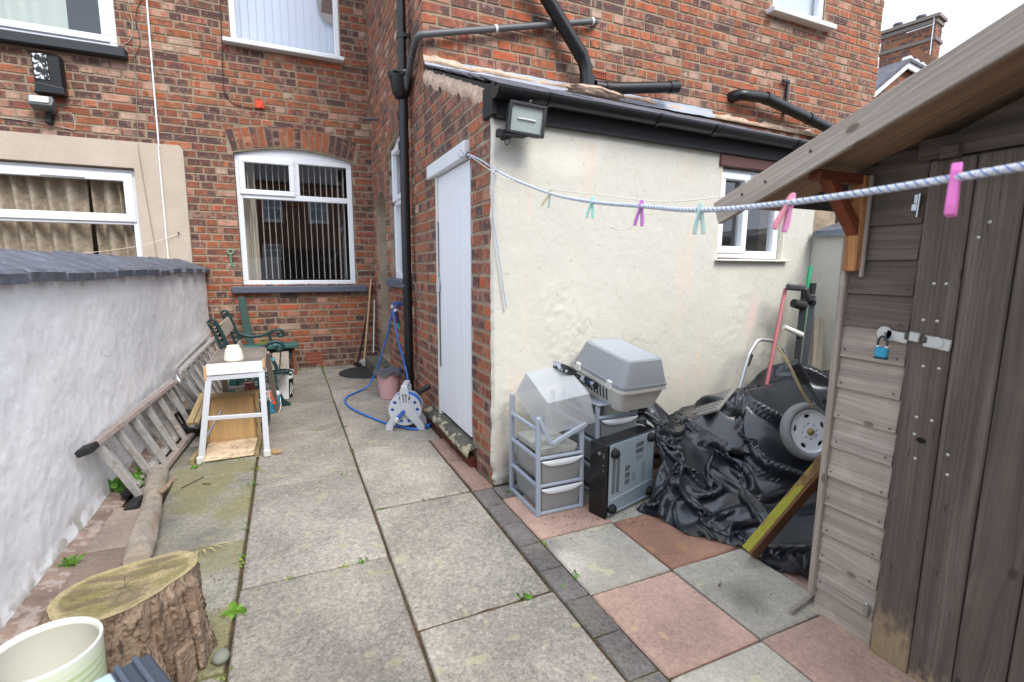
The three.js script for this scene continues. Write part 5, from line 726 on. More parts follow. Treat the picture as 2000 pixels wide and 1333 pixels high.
  solo('pebble', (() => { const g = flat(new THREE.SphereGeometry(0.026, 20, 14)); return g.scale(1, 0.75, 1.2); })(), mat('#77796e', 0.8), 'smooth grey pebble at the foot of the stump', 'stone', [-1.325, 0.018, 0.9]);
}
// ---------------------------------------------------------------- by the side door: mat, bucket, brooms, hose
{
  const mt = tex(512, 512, (u, v, o) => { const x = u - 0.5, y = v - 0.5, r = Math.hypot(x, y) * 2, a = Math.atan2(y, x), w = Math.sin(r * 38 + 2 * Math.sin(a * 5)); set(o, 42, 42, 44); mul(o, 0.8 + 0.3 * w * 0.5 + 0.3 * nz(u * 40, v * 40, 2, 5)); o[3] = 0.5 + 0.5 * w; }, [1, 1]);
  solo('door_mat', (() => { const g = lathe([[0, 0.012], [0.345, 0.012], [0.36, 0.007], [0.36, 0]], 56), p = g.attributes.position, uv = g.attributes.uv; for (let i = 0; i < uv.count; i++) uv.setXY(i, 0.5 + p.getX(i) / 0.74, 0.5 + p.getZ(i) / 0.74); return g; })(), tmat(mt, 0.85, 0.006), 'round black rubber mat on the slabs before the doorstep', 'mat', [-0.19, 0.003, -3.56]);
  const B = thing('bucket', 'pale pink plastic bucket with a dark cloth over its rim', 'bucket', [-0.19, 0, -2.25]), pk = mat('#cfa3a4', 0.55);
  part('body', lathe([[0, 0.004], [0.088, 0.0], [0.092, 0.008], [0.12, 0.262], [0.117, 0.262], [0.088, 0.014], [0, 0.01]], 44), pk, B); part('rim', lathe([[0.12, 0.25], [0.129, 0.252], [0.129, 0.268], [0.118, 0.27], [0.117, 0.26]], 44), mat('#cc8f8c', 0.5), B);
  solo('cloth', sheet(80, 30, (u, v) => { const a = u * 6.2832, r = 0.02 + 0.125 * v, d = v > 0.82 ? (v - 0.82) * 0.26 * (0.6 + nz(Math.cos(a) * 2 + 4, Math.sin(a) * 2, 2, 5)) : 0; return [Math.cos(a) * (r + d * 0.1), 0.283 - 0.03 * Math.cos(v * 2.6) * 0.6 + 0.02 * (nz(Math.cos(a) * r * 40 + 5, Math.sin(a) * r * 40, 3, 9) - 0.5) + 0.012 * Math.sin(a * 7) * v - d, -Math.sin(a) * (r + d * 0.1)]; }, (u, v) => [u, v]), mat('#4e4f55', 0.95), 'dark grey floor cloth draped over the pink bucket', 'cloth', [-0.19, 0, -2.25]);
  const m = thing('mop', 'mop with pale wooden handle leaning in the corner by the doorstep', 'mop'); part('handle', rod([-0.195, 0.06, -3.98], [-0.055, 1.13, -4.06], 0.012), mat('#c2a283', 0.75), m);
  part('head', merge(Array.from({ length: 46 }, () => { const a = rr(0, 6.28), r = rr(0.03, 0.085); return tube([[-0.2, 0.09, -3.98], [-0.2 + Math.cos(a) * r * 0.6, 0.07, -3.98 + Math.sin(a) * r * 0.6], [-0.2 + Math.cos(a) * r, 0.012, -3.98 + Math.sin(a) * r]], 0.006, 8, 5); })), mat('#a9a6a2', 0.95), m);
  const b = thing('broom', 'thin black broom handle leaning against the brick corner', 'broom'); part('handle', rod([-0.275, 0.03, -3.98], [-0.035, 1.05, -4.09], 0.011), MAT.blackMatt, b); part('head', bx(0.05, 0.04, 0.16, -0.28, 0.03, -3.98, 0, 0.3, 0, 0.006), MAT.blackMatt, b);
  solo('white_pole', rod([-0.07, 0.17, -3.99], [-0.02, 0.86, -4.08], 0.01), mat('#d8d8d8', 0.4), 'short white metal pole leaning beside the doorstep', 'pole');
  // tap, connectors, hose and reel
  const T = thing('garden_tap', 'outdoor tap with blue and turquoise hose connectors on the brick flank', 'tap', [0, 0, -2.55]); part('spout', bent([[0.03, 0.92, 0], [-0.07, 0.92, 0], [-0.075, 0.86, 0]], 0.012, 12, 0.02), mat('#3c62a8', 0.4), T); part('collar', rod([-0.075, 0.9, 0.0], [-0.075, 0.87, 0], 0.02), mat('#c9cbc6', 0.5), T);
  part('second_spout', bent([[0.03, 0.91, 0.12], [-0.06, 0.92, 0.12], [-0.068, 0.84, 0.12]], 0.013, 12, 0.02), mat('#3558a0', 0.4), T); part('nozzle', rod([-0.068, 0.86, 0.12], [-0.05, 0.72, 0.14], 0.019, 0.014), mat('#27295a', 0.4), T); part('nozzle_tip', rod([-0.05, 0.72, 0.14], [-0.042, 0.655, 0.15], 0.015, 0.012), mat('#2fa39a', 0.45), T); part('nozzle_ring', rod([-0.069, 0.87, 0.12], [-0.066, 0.845, 0.123], 0.021), mat('#d8d9d2', 0.5), T);
  const blue = mat('#2d6fc4', 0.38);
  const H = thing('hose_reel', 'grey hose reel with blue hose wound on it by the downpipe', 'hose reel', [-0.235, 0.165, -1.27], -0.35), gr = mat('#b3b6bc', 0.45);
  const disc = (z) => { const holes = []; for (let i = 0; i < 10; i++) { const a = i / 10 * 6.2832, r = i % 2 ? 0.098 : 0.098, s = 0.014; const h = []; for (let k = 0; k < 10; k++) h.push([Math.cos(a) * r + Math.cos(k / 10 * 6.2832) * s, Math.sin(a) * r + Math.sin(k / 10 * 6.2832) * s]); holes.push(h); } const o = []; for (let k = 0; k < 40; k++) o.push([Math.cos(k / 40 * 6.2832) * 0.13, Math.sin(k / 40 * 6.2832) * 0.13]); return ext(o, 0.012, 0.002, holes).translate(0, 0, z); };
  part('side_disc', disc(0.06), gr, H); part('side_disc', disc(-0.075), gr, H); part('drum', rot(flat(new THREE.CylinderGeometry(0.05, 0.05, 0.13, 24)), Math.PI / 2), gr, H);
  part('wound_hose', merge([0, 1, 2, 3, 4, 5, 6, 7].flatMap(i => [0, 1].map(k => flat(new THREE.TorusGeometry(0.098 + k * 0.013, 0.0078, 8, 40)).translate(0, 0, -0.055 + i * 0.0155)))), blue, H);
  const frame = (z) => merge([ext([[-0.03, 0.05], [-0.15, -0.12], [-0.155, -0.165], [-0.1, -0.165], [-0.09, -0.13], [0, -0.035], [0.09, -0.13], [0.1, -0.165], [0.155, -0.165], [0.15, -0.12], [0.03, 0.05], [0.035, 0.16], [0.02, 0.19], [-0.02, 0.19], [-0.035, 0.16]], 0.018, 0.004, [[[-0.016, 0.06], [-0.004, 0.06], [-0.004, 0.13], [-0.016, 0.13]], [[0.006, 0.06], [0.018, 0.06], [0.018, 0.13], [0.006, 0.13]]])]).translate(0, 0, z);
  part('stand', frame(0.075), gr, H); part('stand', frame(-0.1), gr, H); part('carry_handle', merge([bx(0.05, 0.025, 0.2, 0, 0.19, -0.01, 0, 0, 0, 0.008)]), gr, H); part('crank', merge([bar([0, 0, 0.1], [-0.055, -0.06, 0.105], 0.03, 0.018, V(0, 0, 1), 0.006)]), mat('#2a55a5', 0.4), H); part('crank_knob', rod([-0.055, -0.06, 0.105], [-0.06, -0.064, 0.15], 0.012), mat('#d0d2d4', 0.45), H); part('brush', rod([0.1, 0.12, -0.03], [0.19, 0.16, -0.06], 0.022), MAT.blackMatt, H);
  solo('garden_hose', tube([[-0.1, 0.012, -1.14], [-0.04, 0.012, -1.25], [-0.09, 0.012, -1.2], [-0.2, 0.012, -1.16], [-0.36, 0.012, -1.37], [-0.47, 0.012, -1.62], [-0.575, 0.012, -1.92], [-0.615, 0.012, -2.2], [-0.57, 0.012, -2.42], [-0.45, 0.012, -2.58], [-0.33, 0.05, -2.66], [-0.23, 0.25, -2.66], [-0.14, 0.55, -2.6], [-0.08, 0.84, -2.55]], 0.0085, 220, 8), blue, 'blue garden hose looping over the slabs from the reel to the tap', 'hose');
  solo('garden_hose', tube([[-0.075, 0.85, -2.54], [-0.085, 0.6, -2.3], [-0.12, 0.35, -1.75], [-0.2, 0.285, -1.36], [-0.23, 0.275, -1.3]], 0.0085, 90, 8), blue, 'straight length of blue hose running from the tap down to the reel', 'hose');
}
// ---------------------------------------------------------------- heap by the cream wall
const clearP = (c = '#e4e8ec', tr = 0.55) => phys({ color: c, transmission: tr, roughness: 0.28, thickness: 0, ior: 1.49 });
function taperTub(w0, d0, w1, d1, h, t = 0.004) { // open tub, floor at y 0 (w0 x d0), rim at h (w1 x d1)
  const o = [], q = (a, b, c, d) => o.push(...a, ...b, ...c, ...a, ...c, ...d); const ring4 = (w, d, y) => [[-w / 2, y, d / 2], [w / 2, y, d / 2], [w / 2, y, -d / 2], [-w / 2, y, -d / 2]];
  const A = ring4(w0, d0, 0), B = ring4(w1, d1, h), Ai = ring4(w0 - 2 * t, d0 - 2 * t, t), Bi = ring4(w1 - 2 * t, d1 - 2 * t, h);
  for (let k = 0; k < 4; k++) { const n = (k + 1) % 4; q(A[k], A[n], B[n], B[k]); q(Ai[n], Ai[k], Bi[k], Bi[n]); q(B[k], B[n], Bi[n], Bi[k]); } q(A[3], A[2], A[1], A[0]); q(Ai[0], Ai[1], Ai[2], Ai[3]);
  return triUV(tris(o));
}
function drawerTower(name, label, pos, turn, broken) {
  const T = thing(name, label, 'drawers', pos, turn), fm = mat('#99a1ad', 0.5), W = 0.262, D = 0.33, lv = [0.012, 0.163, 0.314, 0.465];
  for (const [x, z, h] of [[0, 0, broken ? 0.535 : 0.53], [W, 0, broken ? 0.45 : 0.53], [0, -D, 0.585], [W, -D, 0.585]]) part('post', bx(0.026, h, 0.024, x, h / 2, z, z ? 0 : -0.03, 0, 0, 0.006), fm, T);
  lv.forEach((y, i) => { part('side_rail', bx(0.018, 0.022, D, 0, y, -D / 2, 0, 0, 0, 0.005), fm, T); part('side_rail', bx(0.018, 0.022, D, W, y, -D / 2, 0, 0, 0, 0.005), fm, T); if (i < 3 || !broken) { part('front_rail', bx(W, 0.02, 0.02, W / 2, y, 0.004, 0, 0, 0, 0.006), fm, T); part('rear_rail', bx(W, 0.02, 0.018, W / 2, y, -D, 0, 0, 0, 0.005), fm, T); } });
  const n = broken ? 2 : 3; for (let i = 0; i < n; i++) { const d = part('drawer', taperTub(0.215, 0.3, 0.238, 0.33, 0.128).translate(W / 2, lv[i] + 0.012, -D / 2 + 0.02), clearP('#dfe1e2', 0.78), T); part('drawer_lip', sheet(24, 3, (u, v) => [mix(0.008, W - 0.008, u), lv[i] + 0.142 - 0.03 * v * (1 - Math.pow(2 * u - 1, 4)) - 0.004 * v, 0.024 + 0.006 * Math.sin(v * 3)], (u, v) => [u, v]), mat('#d3d6da', 0.5), d); if (broken || i === 0) part('standing_water', bx(0.21, [0.03, 0.065, 0.03][i], 0.29, W / 2, lv[i] + 0.018 + [0.015, 0.033, 0.015][i], -D / 2 + 0.02), mat(['#8b8880', '#8a7a58', '#8a8578'][i], 0.4), d); }
  if (!broken) part('top_panel', bx(W + 0.02, 0.014, D + 0.02, W / 2, 0.538, -D / 2, 0, 0, 0, 0.004), fm, T);
  return T;
}
{
  const T = drawerTower('drawer_tower', 'broken grey drawer tower with water in its clear drawers against the cream wall', [0.072, 0, 0.462], 0, true);
  part('broken_bar', bar([0.002, 0.53, 0.0], [0.06, 0.395, 0.03], 0.02, 0.02), mat('#99a1ad', 0.5), T); part('broken_bar', bar([0.06, 0.395, 0.03], [0.27, 0.475, 0.02], 0.022, 0.022), mat('#99a1ad', 0.5), T); part('divided_tray', merge([taperTub(0.2, 0.28, 0.22, 0.3, 0.04), bx(0.2, 0.035, 0.006, 0, 0.02, 0.02), bx(0.006, 0.035, 0.14, 0.02, 0.02, 0.08)]).translate(0.131, 0.318, -0.16), mat('#b9b8b0', 0.5), T);
  const c = solo('clear_box', rot(taperTub(0.24, 0.28, 0.31, 0.37, 0.17), Math.PI + 0.4, 0.0, -0.14), clearP('#f2f4f6', 0.8), 'frosted clear drawer upside down on top of the broken tower', 'box', [0.222, 0.685, 0.375]);
  drawerTower('drawer_tower', 'second grey drawer tower behind the black hi-fi, under the pet carrier', [0.475, 0, 0.4], 0, false);
  // pet carrier
  const C = thing('pet_carrier', 'grey and beige plastic pet carrier perched on the drawer tower', 'pet carrier', [0.68, 0.545, 0.265]); C.rotation.set(0.19, 0.1, -0.03);
  const loft = (w0, d0, y0, w1, d1, y1, b = 0.03) => { const ringp = (w, d, y) => { const r = []; for (let k = 0; k < 32; k++) { const a = k / 32 * 6.2832 + 0.0982, ca = Math.cos(a), sa = Math.sin(a), p = 0.22; r.push([Math.sign(ca) * Math.pow(Math.abs(ca), p) * w / 2, y, Math.sign(sa) * Math.pow(Math.abs(sa), p) * d / 2]); } return r; }; const A = ringp(w0, d0, y0), B = ringp(w1, d1, y1), o = []; for (let k = 0; k < 32; k++) { const n = (k + 1) % 32; o.push(...A[n], ...A[k], ...B[k], ...A[n], ...B[k], ...B[n], 0, y1, 0, ...B[n], ...B[k], 0, y0, 0, ...A[k], ...A[n]); } return triUV(tris(o)); };
  const beige = mat('#c4c2b9', 0.5), lidm = mat('#8a8e92', 0.5); part('base', loft(0.28, 0.4, 0, 0.345, 0.45, 0.118), beige, C); part('rim', loft(0.365, 0.47, 0.118, 0.365, 0.47, 0.134), beige, C); part('lid_band', loft(0.36, 0.465, 0.135, 0.36, 0.465, 0.155), lidm, C); part('lid', loft(0.35, 0.455, 0.155, 0.275, 0.385, 0.285), lidm, C); part('lid_top', loft(0.245, 0.355, 0.286, 0.235, 0.345, 0.291), mat('#9ba0a6', 0.5), C);
  const vs = mat('#4b4b4a', 0.9); for (let i = 0; i < 11; i++) part('vent_slot', bx(0.004, 0.075, 0.009, -0.162, 0.068, -0.17 + i * 0.027, 0, 0, 0.27, 0.001), vs, C);
  for (const z of [-0.15, 0.13]) part('catch', merge([bx(0.02, 0.05, 0.035, -0.183, 0.14, z, 0, 0, 0.1, 0.004), bx(0.01, 0.02, 0.05, -0.186, 0.128, z)]), mat('#c9cac6', 0.5), C);
  // paint tray with brush
  const P = thing('paint_tray', 'black paint tray spattered with white, wedged beside the pet carrier', 'tray', [0.385, 0.675, 0.29]); P.rotation.set(0.05, 0.15, -0.52); part('tray', taperTub(0.27, 0.1, 0.29, 0.12, 0.035), tmat(tex(256, 128, (u, v, o) => { set(o, 42, 46, 52); toward(o, 196, 202, 208, sstep(0.6, 0.66, fbm(u, v, 12, 6, 4, 5)) * 0.9); }, [0.3, 0.15], false), 0.5, 0), P); const pb = thing('paint_brush', 'blue handled paint brush lying in the black tray', 'brush', [0.43, 0.675, 0.33]); pb.rotation.set(0, 0.15, -0.5); part('handle', rot(lathe([[0, -0.06], [0.009, -0.055], [0.006, -0.02], [0.011, 0.03], [0, 0.035]], 14), 0, 0, -Math.PI / 2), mat('#2c63b8', 0.4), pb); part('bristles', bx(0.05, 0.012, 0.035, -0.075, 0, 0), mat('#3a332c', 0.9), pb);
  // hi-fi standing on its side, underside to the yard
  const A = Math.atan2(0.11, 0.4), Hh = thing('hifi_unit', 'black hi-fi unit standing on its side with pale blue metal base facing out', 'hi-fi', [0.365, 0, 0.585], A);
  part('case', bx(0.41, 0.4, 0.1, 0.205, 0.2, -0.005, 0, 0, 0, 0.004), mat('#17171a', 0.35), Hh); part('face', bx(0.012, 0.4, 0.115, -0.004, 0.2, 0.0, 0, 0, 0, 0.004), mat('#0f0f11', 0.2), Hh); part('base_plate', bx(0.385, 0.385, 0.004, 0.215, 0.2, 0.047, 0, 0, 0, 0.001), mat('#b6c4ca', 0.4, { metalness: 0.2 }), Hh); part('base_ridge', merge([bx(0.37, 0.07, 0.006, 0.22, 0.07, 0.05, 0.05, 0, 0.06), bx(0.37, 0.01, 0.01, 0.22, 0.02, 0.05)]), mat('#abbac1', 0.4, { metalness: 0.2 }), Hh);
  for (const [x, y] of [[0.055, 0.345], [0.365, 0.365], [0.045, 0.045], [0.37, 0.05]]) part('rubber_foot', rot(lathe([[0, 0.03], [0.012, 0.03], [0.014, 0.024], [0.024, 0.02], [0.027, 0]], 28), Math.PI / 2).translate(x, y, 0.049), MAT.blackMatt, Hh);
  const slots = []; for (let r = 0; r < 26; r++) for (const x of [0.058, 0.093]) slots.push(bx(0.026, 0.0035, 0.002, x, 0.125 + r * 0.0083, 0.05)); const vert = (x, y, n, h) => { for (let i = 0; i < n; i++) slots.push(bx(0.0035, h, 0.002, x + i * 0.0085, y, 0.05, 0, 0, -0.15)); }; vert(0.245, 0.345, 8, 0.026); vert(0.245, 0.31, 8, 0.026); vert(0.155, 0.235, 5, 0.028); vert(0.155, 0.197, 5, 0.028); vert(0.155, 0.16, 5, 0.028); const sm = part('vent_slots', merge(slots), mat('#15181c', 0.8), Hh); sm.userData.kind = 'stuff';
  part('label', merge([bx(0.06, 0.03, 0.001, 0.275, 0.272, 0.0497), bx(0.03, 0.11, 0.001, 0.315, 0.185, 0.0497), bx(0.03, 0.055, 0.001, 0.232, 0.175, 0.0497)]), mat('#8d9da6', 0.6), Hh);
  part('panel_knob', merge([rot(flat(new THREE.CylinderGeometry(0.009, 0.009, 0.01, 16)), 0, 0, Math.PI / 2).translate(-0.013, 0.35, 0.01), ...[0.33, 0.34, 0.35, 0.29, 0.26].map(y => bx(0.004, 0.004, 0.012, -0.011, y, 0.035))]), mat('#6f7276', 0.4), Hh);
}
{ // crumpled black plastic sheeting: a sheet too big for its place, settled over the heap by a small cloth simulation
  const NU = 132, NV = 96, N = (NU + 1) * (NV + 1), X = new Float64Array(N), Y = new Float64Array(N), Z = new Float64Array(N), OX = new Float64Array(N), OY = new Float64Array(N), OZ = new Float64Array(N);
  const B0 = [[0.72, 0.3], [1.05, 0.16], [1.5, 0.15], [2.0, 0.15], [2.5, 0.18]], F0 = [[0.585, 0.62], [0.66, 0.93], [0.8, 1.12], [0.855, 1.4], [2.2, 1.47]];
  const along = (P, t) => { const k = Math.min(3, Math.floor(t * 4)), f = t * 4 - k; return [mix(P[k][0], P[k + 1][0], f), mix(P[k][1], P[k + 1][1], f)]; };
  const ridgeY = (x) => 0.36 + 0.15 * Math.exp(-(((x - 0.86) / 0.16) ** 2)) - 0.03 * Math.exp(-(((x - 1.12) / 0.12) ** 2)) + 0.13 * sstep(1.2, 1.7, x) + 0.05 * sstep(1.8, 2.2, x);
  const heap = (x, z) => { const f = z < 0.36 ? mix(0.82, 1, sstep(0.1, 0.36, z)) : Math.pow(clamp(1 - (z - 0.36) / (0.5 + 0.1 * sstep(0.9, 1.4, x))), 1.15); return ridgeY(x) * f * sstep(0.64, 0.76, x) + 0.06 * Math.exp(-(((x - 1.05) / 0.2) ** 2) - (((z - 0.92) / 0.12) ** 2)); };
  const id = (i, j) => j * (NU + 1) + i;
  for (let j = 0; j <= NV; j++) for (let i = 0; i <= NU; i++) { const u = i / NU, v = j / NV, a = along(F0, u), b = along(B0, u), k = id(i, j); X[k] = mix(a[0], b[0], v) + 0.02 * (nz(u * 14, v * 10, 2, 3) - 0.5); Z[k] = mix(a[1], b[1], v) + 0.02 * (nz(u * 14 + 7, v * 10, 2, 5) - 0.5); Y[k] = heap(X[k], Z[k]) + 0.012 + 0.14 * nz(u * 9, v * 7, 3, 7) * sstep(0, 0.06, v) ; OX[k] = X[k]; OY[k] = Y[k]; OZ[k] = Z[k]; }
  const cA = [], cB = [], cL = [], cK = []; const link = (a, b, s, k) => { cA.push(a); cB.push(b); cL.push(Math.hypot(X[a] - X[b], (Y[a] - Y[b]) * 0.6, Z[a] - Z[b]) * s); cK.push(k); };
  for (let j = 0; j <= NV; j++) for (let i = 0; i <= NU; i++) { const loose = 1.2 + 0.36 * nz(i / NU * 6, j / NV * 5, 2, 21) * sstep(0.02, 0.2, j / NV), a = id(i, j); if (i < NU) link(a, id(i + 1, j), loose, 1); if (j < NV) link(a, id(i, j + 1), loose, 1); if (i < NU && j < NV) { link(a, id(i + 1, j + 1), loose, 0.7); link(id(i + 1, j), id(i, j + 1), loose, 0.7); } if (i < NU - 2) link(a, id(i + 3, j), loose, 0.5); if (j < NV - 2) link(a, id(i, j + 3), loose, 0.5); }
  const M = cA.length;
  for (let step = 0; step < 150; step++) {
    for (let k = 0; k < N; k++) { const vx = (X[k] - OX[k]) * 0.9, vy = (Y[k] - OY[k]) * 0.9, vz = (Z[k] - OZ[k]) * 0.9; OX[k] = X[k]; OY[k] = Y[k]; OZ[k] = Z[k]; X[k] += vx; Y[k] += vy - 0.0009; Z[k] += vz; }
    for (let it = 0; it < 3; it++) for (let c = 0; c < M; c++) { const a = cA[c], b = cB[c], dx = X[b] - X[a], dy = Y[b] - Y[a], dz = Z[b] - Z[a], d = Math.sqrt(dx * dx + dy * dy + dz * dz) + 1e-9, q = (d - cL[c]) / d * 0.5 * cK[c]; X[a] += dx * q; Y[a] += dy * q; Z[a] += dz * q; X[b] -= dx * q; Y[b] -= dy * q; Z[b] -= dz * q; }
    for (let k = 0; k < N; k++) { const g = Math.max(0.006, heap(X[k], Z[k]) + 0.006); if (Y[k] < g) { Y[k] = g; OX[k] = mix(OX[k], X[k], 0.7); OZ[k] = mix(OZ[k], Z[k], 0.7); } const v = Math.floor(k / (NU + 1)) / NV, u = (k % (NU + 1)) / NU; if (v === 0) { const a = along(F0, u); X[k] = mix(X[k], a[0], 0.35); Z[k] = mix(Z[k], a[1], 0.35); } Z[k] = clamp(Z[k], 0.07, X[k] > 0.7 ? 1.485 : 2); X[k] = clamp(X[k], 0.53, 2.6); if (X[k] < 0.8 && Z[k] < 0.6 && Y[k] < 0.4 && X[k] < 0.79 - (Z[k] - 0.53) * 0.3) X[k] = mix(X[k], 0.79, 0.5); }
  }
  const pos = new Float32Array(N * 3), uv = new Float32Array(N * 2), idx = []; for (let k = 0; k < N; k++) { pos[k * 3] = X[k]; pos[k * 3 + 1] = Y[k]; pos[k * 3 + 2] = Z[k]; uv[k * 2] = (k % (NU + 1)) / NU; uv[k * 2 + 1] = Math.floor(k / (NU + 1)) / NV; }
  for (let j = 0; j < NV; j++) for (let i = 0; i < NU; i++) { const a = id(i, j), b = id(i + 1, j), c = id(i, j + 1), d = id(i + 1, j + 1); (i + j) % 2 ? idx.push(a, b, d, a, d, c) : idx.push(a, b, c, b, d, c); }
  const g = new THREE.BufferGeometry(); g.setAttribute('position', new THREE.BufferAttribute(pos, 3)); g.setAttribute('uv', new THREE.BufferAttribute(uv, 2)); g.setIndex(idx); const cg = toCreasedNormals(g, 0.8);
  solo('plastic_sheet', cg, phys({ color: '#22252c', roughness: 0.3, clearcoat: 0.4, clearcoatRoughness: 0.15, side: THREE.DoubleSide }), 'crumpled shiny black plastic sheet heaped in front of the cream wall', 'plastic sheet');
}
{ // things sticking out of the heap
  const Wh = thing('wheel', 'small white spoked wheel with grey tyre lying on the plastic sheet', 'wheel', [1.735, 0.33, 0.76]); Wh.rotation.set(-0.3, -0.3, 0); const rimm = mat('#eceef1', 0.4);
  part('tyre', flat(new THREE.TorusGeometry(0.148, 0.026, 16, 56)).scale(1, 1, 1.5), mat('#8d8e8e', 0.8), Wh); const hs = []; for (let i = 0; i < 5; i++) { const a = i / 5 * 6.2832 + 0.3, h = []; for (let k = 0; k < 12; k++) { const t = k / 12 * 6.2832; const lx = 0.092 + Math.cos(t) * 0.012, ly = Math.sin(t) * 0.022; h.push([Math.cos(a) * lx - Math.sin(a) * ly, Math.sin(a) * lx + Math.cos(a) * ly]); } hs.push(h); } for (let i = 0; i < 8; i++) { const a = i / 8 * 6.2832, h = []; for (let k = 0; k < 8; k++) { const t = k / 8 * 6.2832; const lx = 0.045 + Math.cos(t) * 0.004, ly = Math.sin(t) * 0.01; h.push([Math.cos(a) * lx - Math.sin(a) * ly, Math.sin(a) * lx + Math.cos(a) * ly]); } hs.push(h); }
  const o = []; for (let k = 0; k < 48; k++) o.push([Math.cos(k / 48 * 6.2832) * 0.128, Math.sin(k / 48 * 6.2832) * 0.128]); part('rim_disc', ext(o, 0.02, 0.003, hs).translate(0, 0, -0.005), rimm, Wh); part('rim_edge', flat(new THREE.TorusGeometry(0.124, 0.009, 10, 48)).translate(0, 0, 0.018), rimm, Wh); part('rim_back', rot(flat(new THREE.CylinderGeometry(0.126, 0.126, 0.006, 40)), Math.PI / 2).translate(0, 0, -0.028), MAT.dark, Wh); part('hub', rot(lathe([[0, 0.022], [0.012, 0.02], [0.018, 0.01], [0.022, 0]], 20), Math.PI / 2).translate(0, 0, 0.016), mat('#a08b62', 0.5, { metalness: 0.5 }), Wh);
  const gv = thing('grip_handle', 'black ribbed handlebar grip above the white wheel', 'handle'); part('grip', merge([rod([1.575, 0.76, 0.74], [1.68, 0.64, 0.75], 0.027, 0.027, 18), ...Array.from({ length: 7 }, (_, i) => { const t = 0.12 + i * 0.13, p = [mix(1.575, 1.68, t), mix(0.76, 0.64, t), mix(0.74, 0.75, t)]; return rod(p, [p[0] + 0.006, p[1] - 0.007, p[2]], 0.029, 0.029, 18); })]), mat('#3a3b3d', 0.6), gv); part('bar', rod([1.68, 0.64, 0.75], [1.95, 0.3, 0.8], 0.016), mat('#5d646c', 0.45), gv);
  solo('bamboo_cane', tube([[1.475, 0.86, 0.7], [1.545, 0.74, 0.74], [1.63, 0.6, 0.76], [1.75, 0.48, 0.76]], 0.0075, 40, 8), mat('#cdb98a', 0.6), 'thin yellowish cane bending over the wheel', 'cane');
  const tk = thing('trolley_frame', 'bent aluminium trolley handle leaning on the cream wall', 'trolley'); part('loop', bent([[1.63, 0.2, 0.27], [1.86, 0.71, 0.2], [1.945, 0.8, 0.19], [2.085, 0.785, 0.2], [2.2, 0.7, 0.22], [2.215, 0.58, 0.24]], 0.0135, 12, 0.045), mat('#bcbfc2', 0.35, { metalness: 0.7 }), tk); part('grip', bx(0.02, 0.09, 0.014, 1.855, 0.66, 0.215, 0, 0, -0.42, 0.004), MAT.blackMatt, tk); part('end_cap', rod([2.15, 0.605, 0.25], [2.22, 0.6, 0.25], 0.017), MAT.blackMatt, tk);
  solo('red_pole', rod([1.9, 0.3, 0.3], [2.225, 1.15, 0.16], 0.0125), mat('#b0656a', 0.55), 'faded red metal pole leaning on the cream wall', 'pole');
  const st = thing('folded_pushchair', 'black folded frame with grip handles leaning in the corner', 'pushchair'); part('tube', bar([2.36, 1.13, 0.21], [2.17, 0.3, 0.33], 0.036, 0.024), MAT.blackMatt, st); part('tube', bar([2.42, 1.1, 0.24], [2.25, 0.3, 0.33], 0.036, 0.024), mat('#3b3f42', 0.5), st); part('handle', merge([bar([2.2, 1.165, 0.19], [2.33, 1.155, 0.23], 0.05, 0.045, V(0, 1, 0), 0.012), bar([2.33, 1.16, 0.23], [2.385, 1.06, 0.24], 0.045, 0.04, V(0, 1, 0), 0.012)]), mat('#38393b', 0.55), st); parts('handle', [rod([2.24, 1.05, 0.22], [2.33, 1.03, 0.24], 0.03, 0.036), rod([2.41, 1.19, 0.24], [2.4, 1.11, 0.24], 0.022)], MAT.blackMatt, st); part('joint', rod([2.4, 1.05, 0.27], [2.4, 1.05, 0.22], 0.02), MAT.black, st); part('crossbar', rod([2.14, 0.885, 0.24], [2.29, 0.825, 0.27], 0.016, 0.02), mat('#d6d4ce', 0.5), st);
  solo('green_cane', rod([2.27, 0.3, 0.26], [2.475, 1.315, 0.16], 0.014), mat('#1d9565', 0.45), 'bright green plastic cane rising behind the black frame', 'cane');
  solo('timber_offcut', bar([2.4, 0.4, 0.33], [2.555, 0.93, 0.2], 0.105, 0.03, V(0, 0.1, 1)), MAT.greyWood, 'weathered timber offcut leaning behind the black frame', 'timber');
  const ld = thing('crate_lid', 'ribbed grey plastic lid tucked behind the black sheet', 'lid', [1.44, 0.42, 0.3]); ld.rotation.set(-0.5, 0.25, 0.42); part('panel', bx(0.34, 0.02, 0.22, 0, 0, 0, 0, 0, 0, 0.006), mat('#8f8d88', 0.6), ld); for (let i = 0; i < 7; i++) part('rib', bx(0.008, 0.01, 0.18, -0.13 + i * 0.043, 0.013, 0, 0, 0, 0, 0.002), mat('#a09d97', 0.6), ld);
  const mp = tmat(tex(512, 128, (u, v, o) => { const n = fbm(u, v, 20, 6, 4, 5), f = fbm(u, v, 60, 20, 2, 7); set(o, 120, 92, 60); mul(o, 0.7 + 0.5 * n); toward(o, 156, 154, 52, sstep(0.4, 0.58, fbm(u, v, 9, 4, 4, 17)) * 0.85); o[3] = f; }, [0.8, 0.2]), 0.95, 0.003);
  const pk = thing('mossy_plank', 'short mossy plank with yellow green edge propped beside the shed', 'plank'); part('face', bar([0.752, 0.035, 1.205], [1.13, 0.46, 1.29], 0.034, 0.1, V(-0.72, 0.62, 0.28)), tmat(plyWood, 0.9, 0.001, { color: '#c8ac90' }), pk); part('mossy_edge', bar([0.722, 0.062, 1.205], [1.095, 0.49, 1.29], 0.037, 0.024, V(-0.72, 0.62, 0.28)), mp, pk);
  solo('stick', bar([0.6, 0.014, 1.515], [0.77, 0.016, 1.485], 0.014, 0.014), MAT.greyWood, 'thin flat stick on the grey tile at the shed corner', 'stick');
}
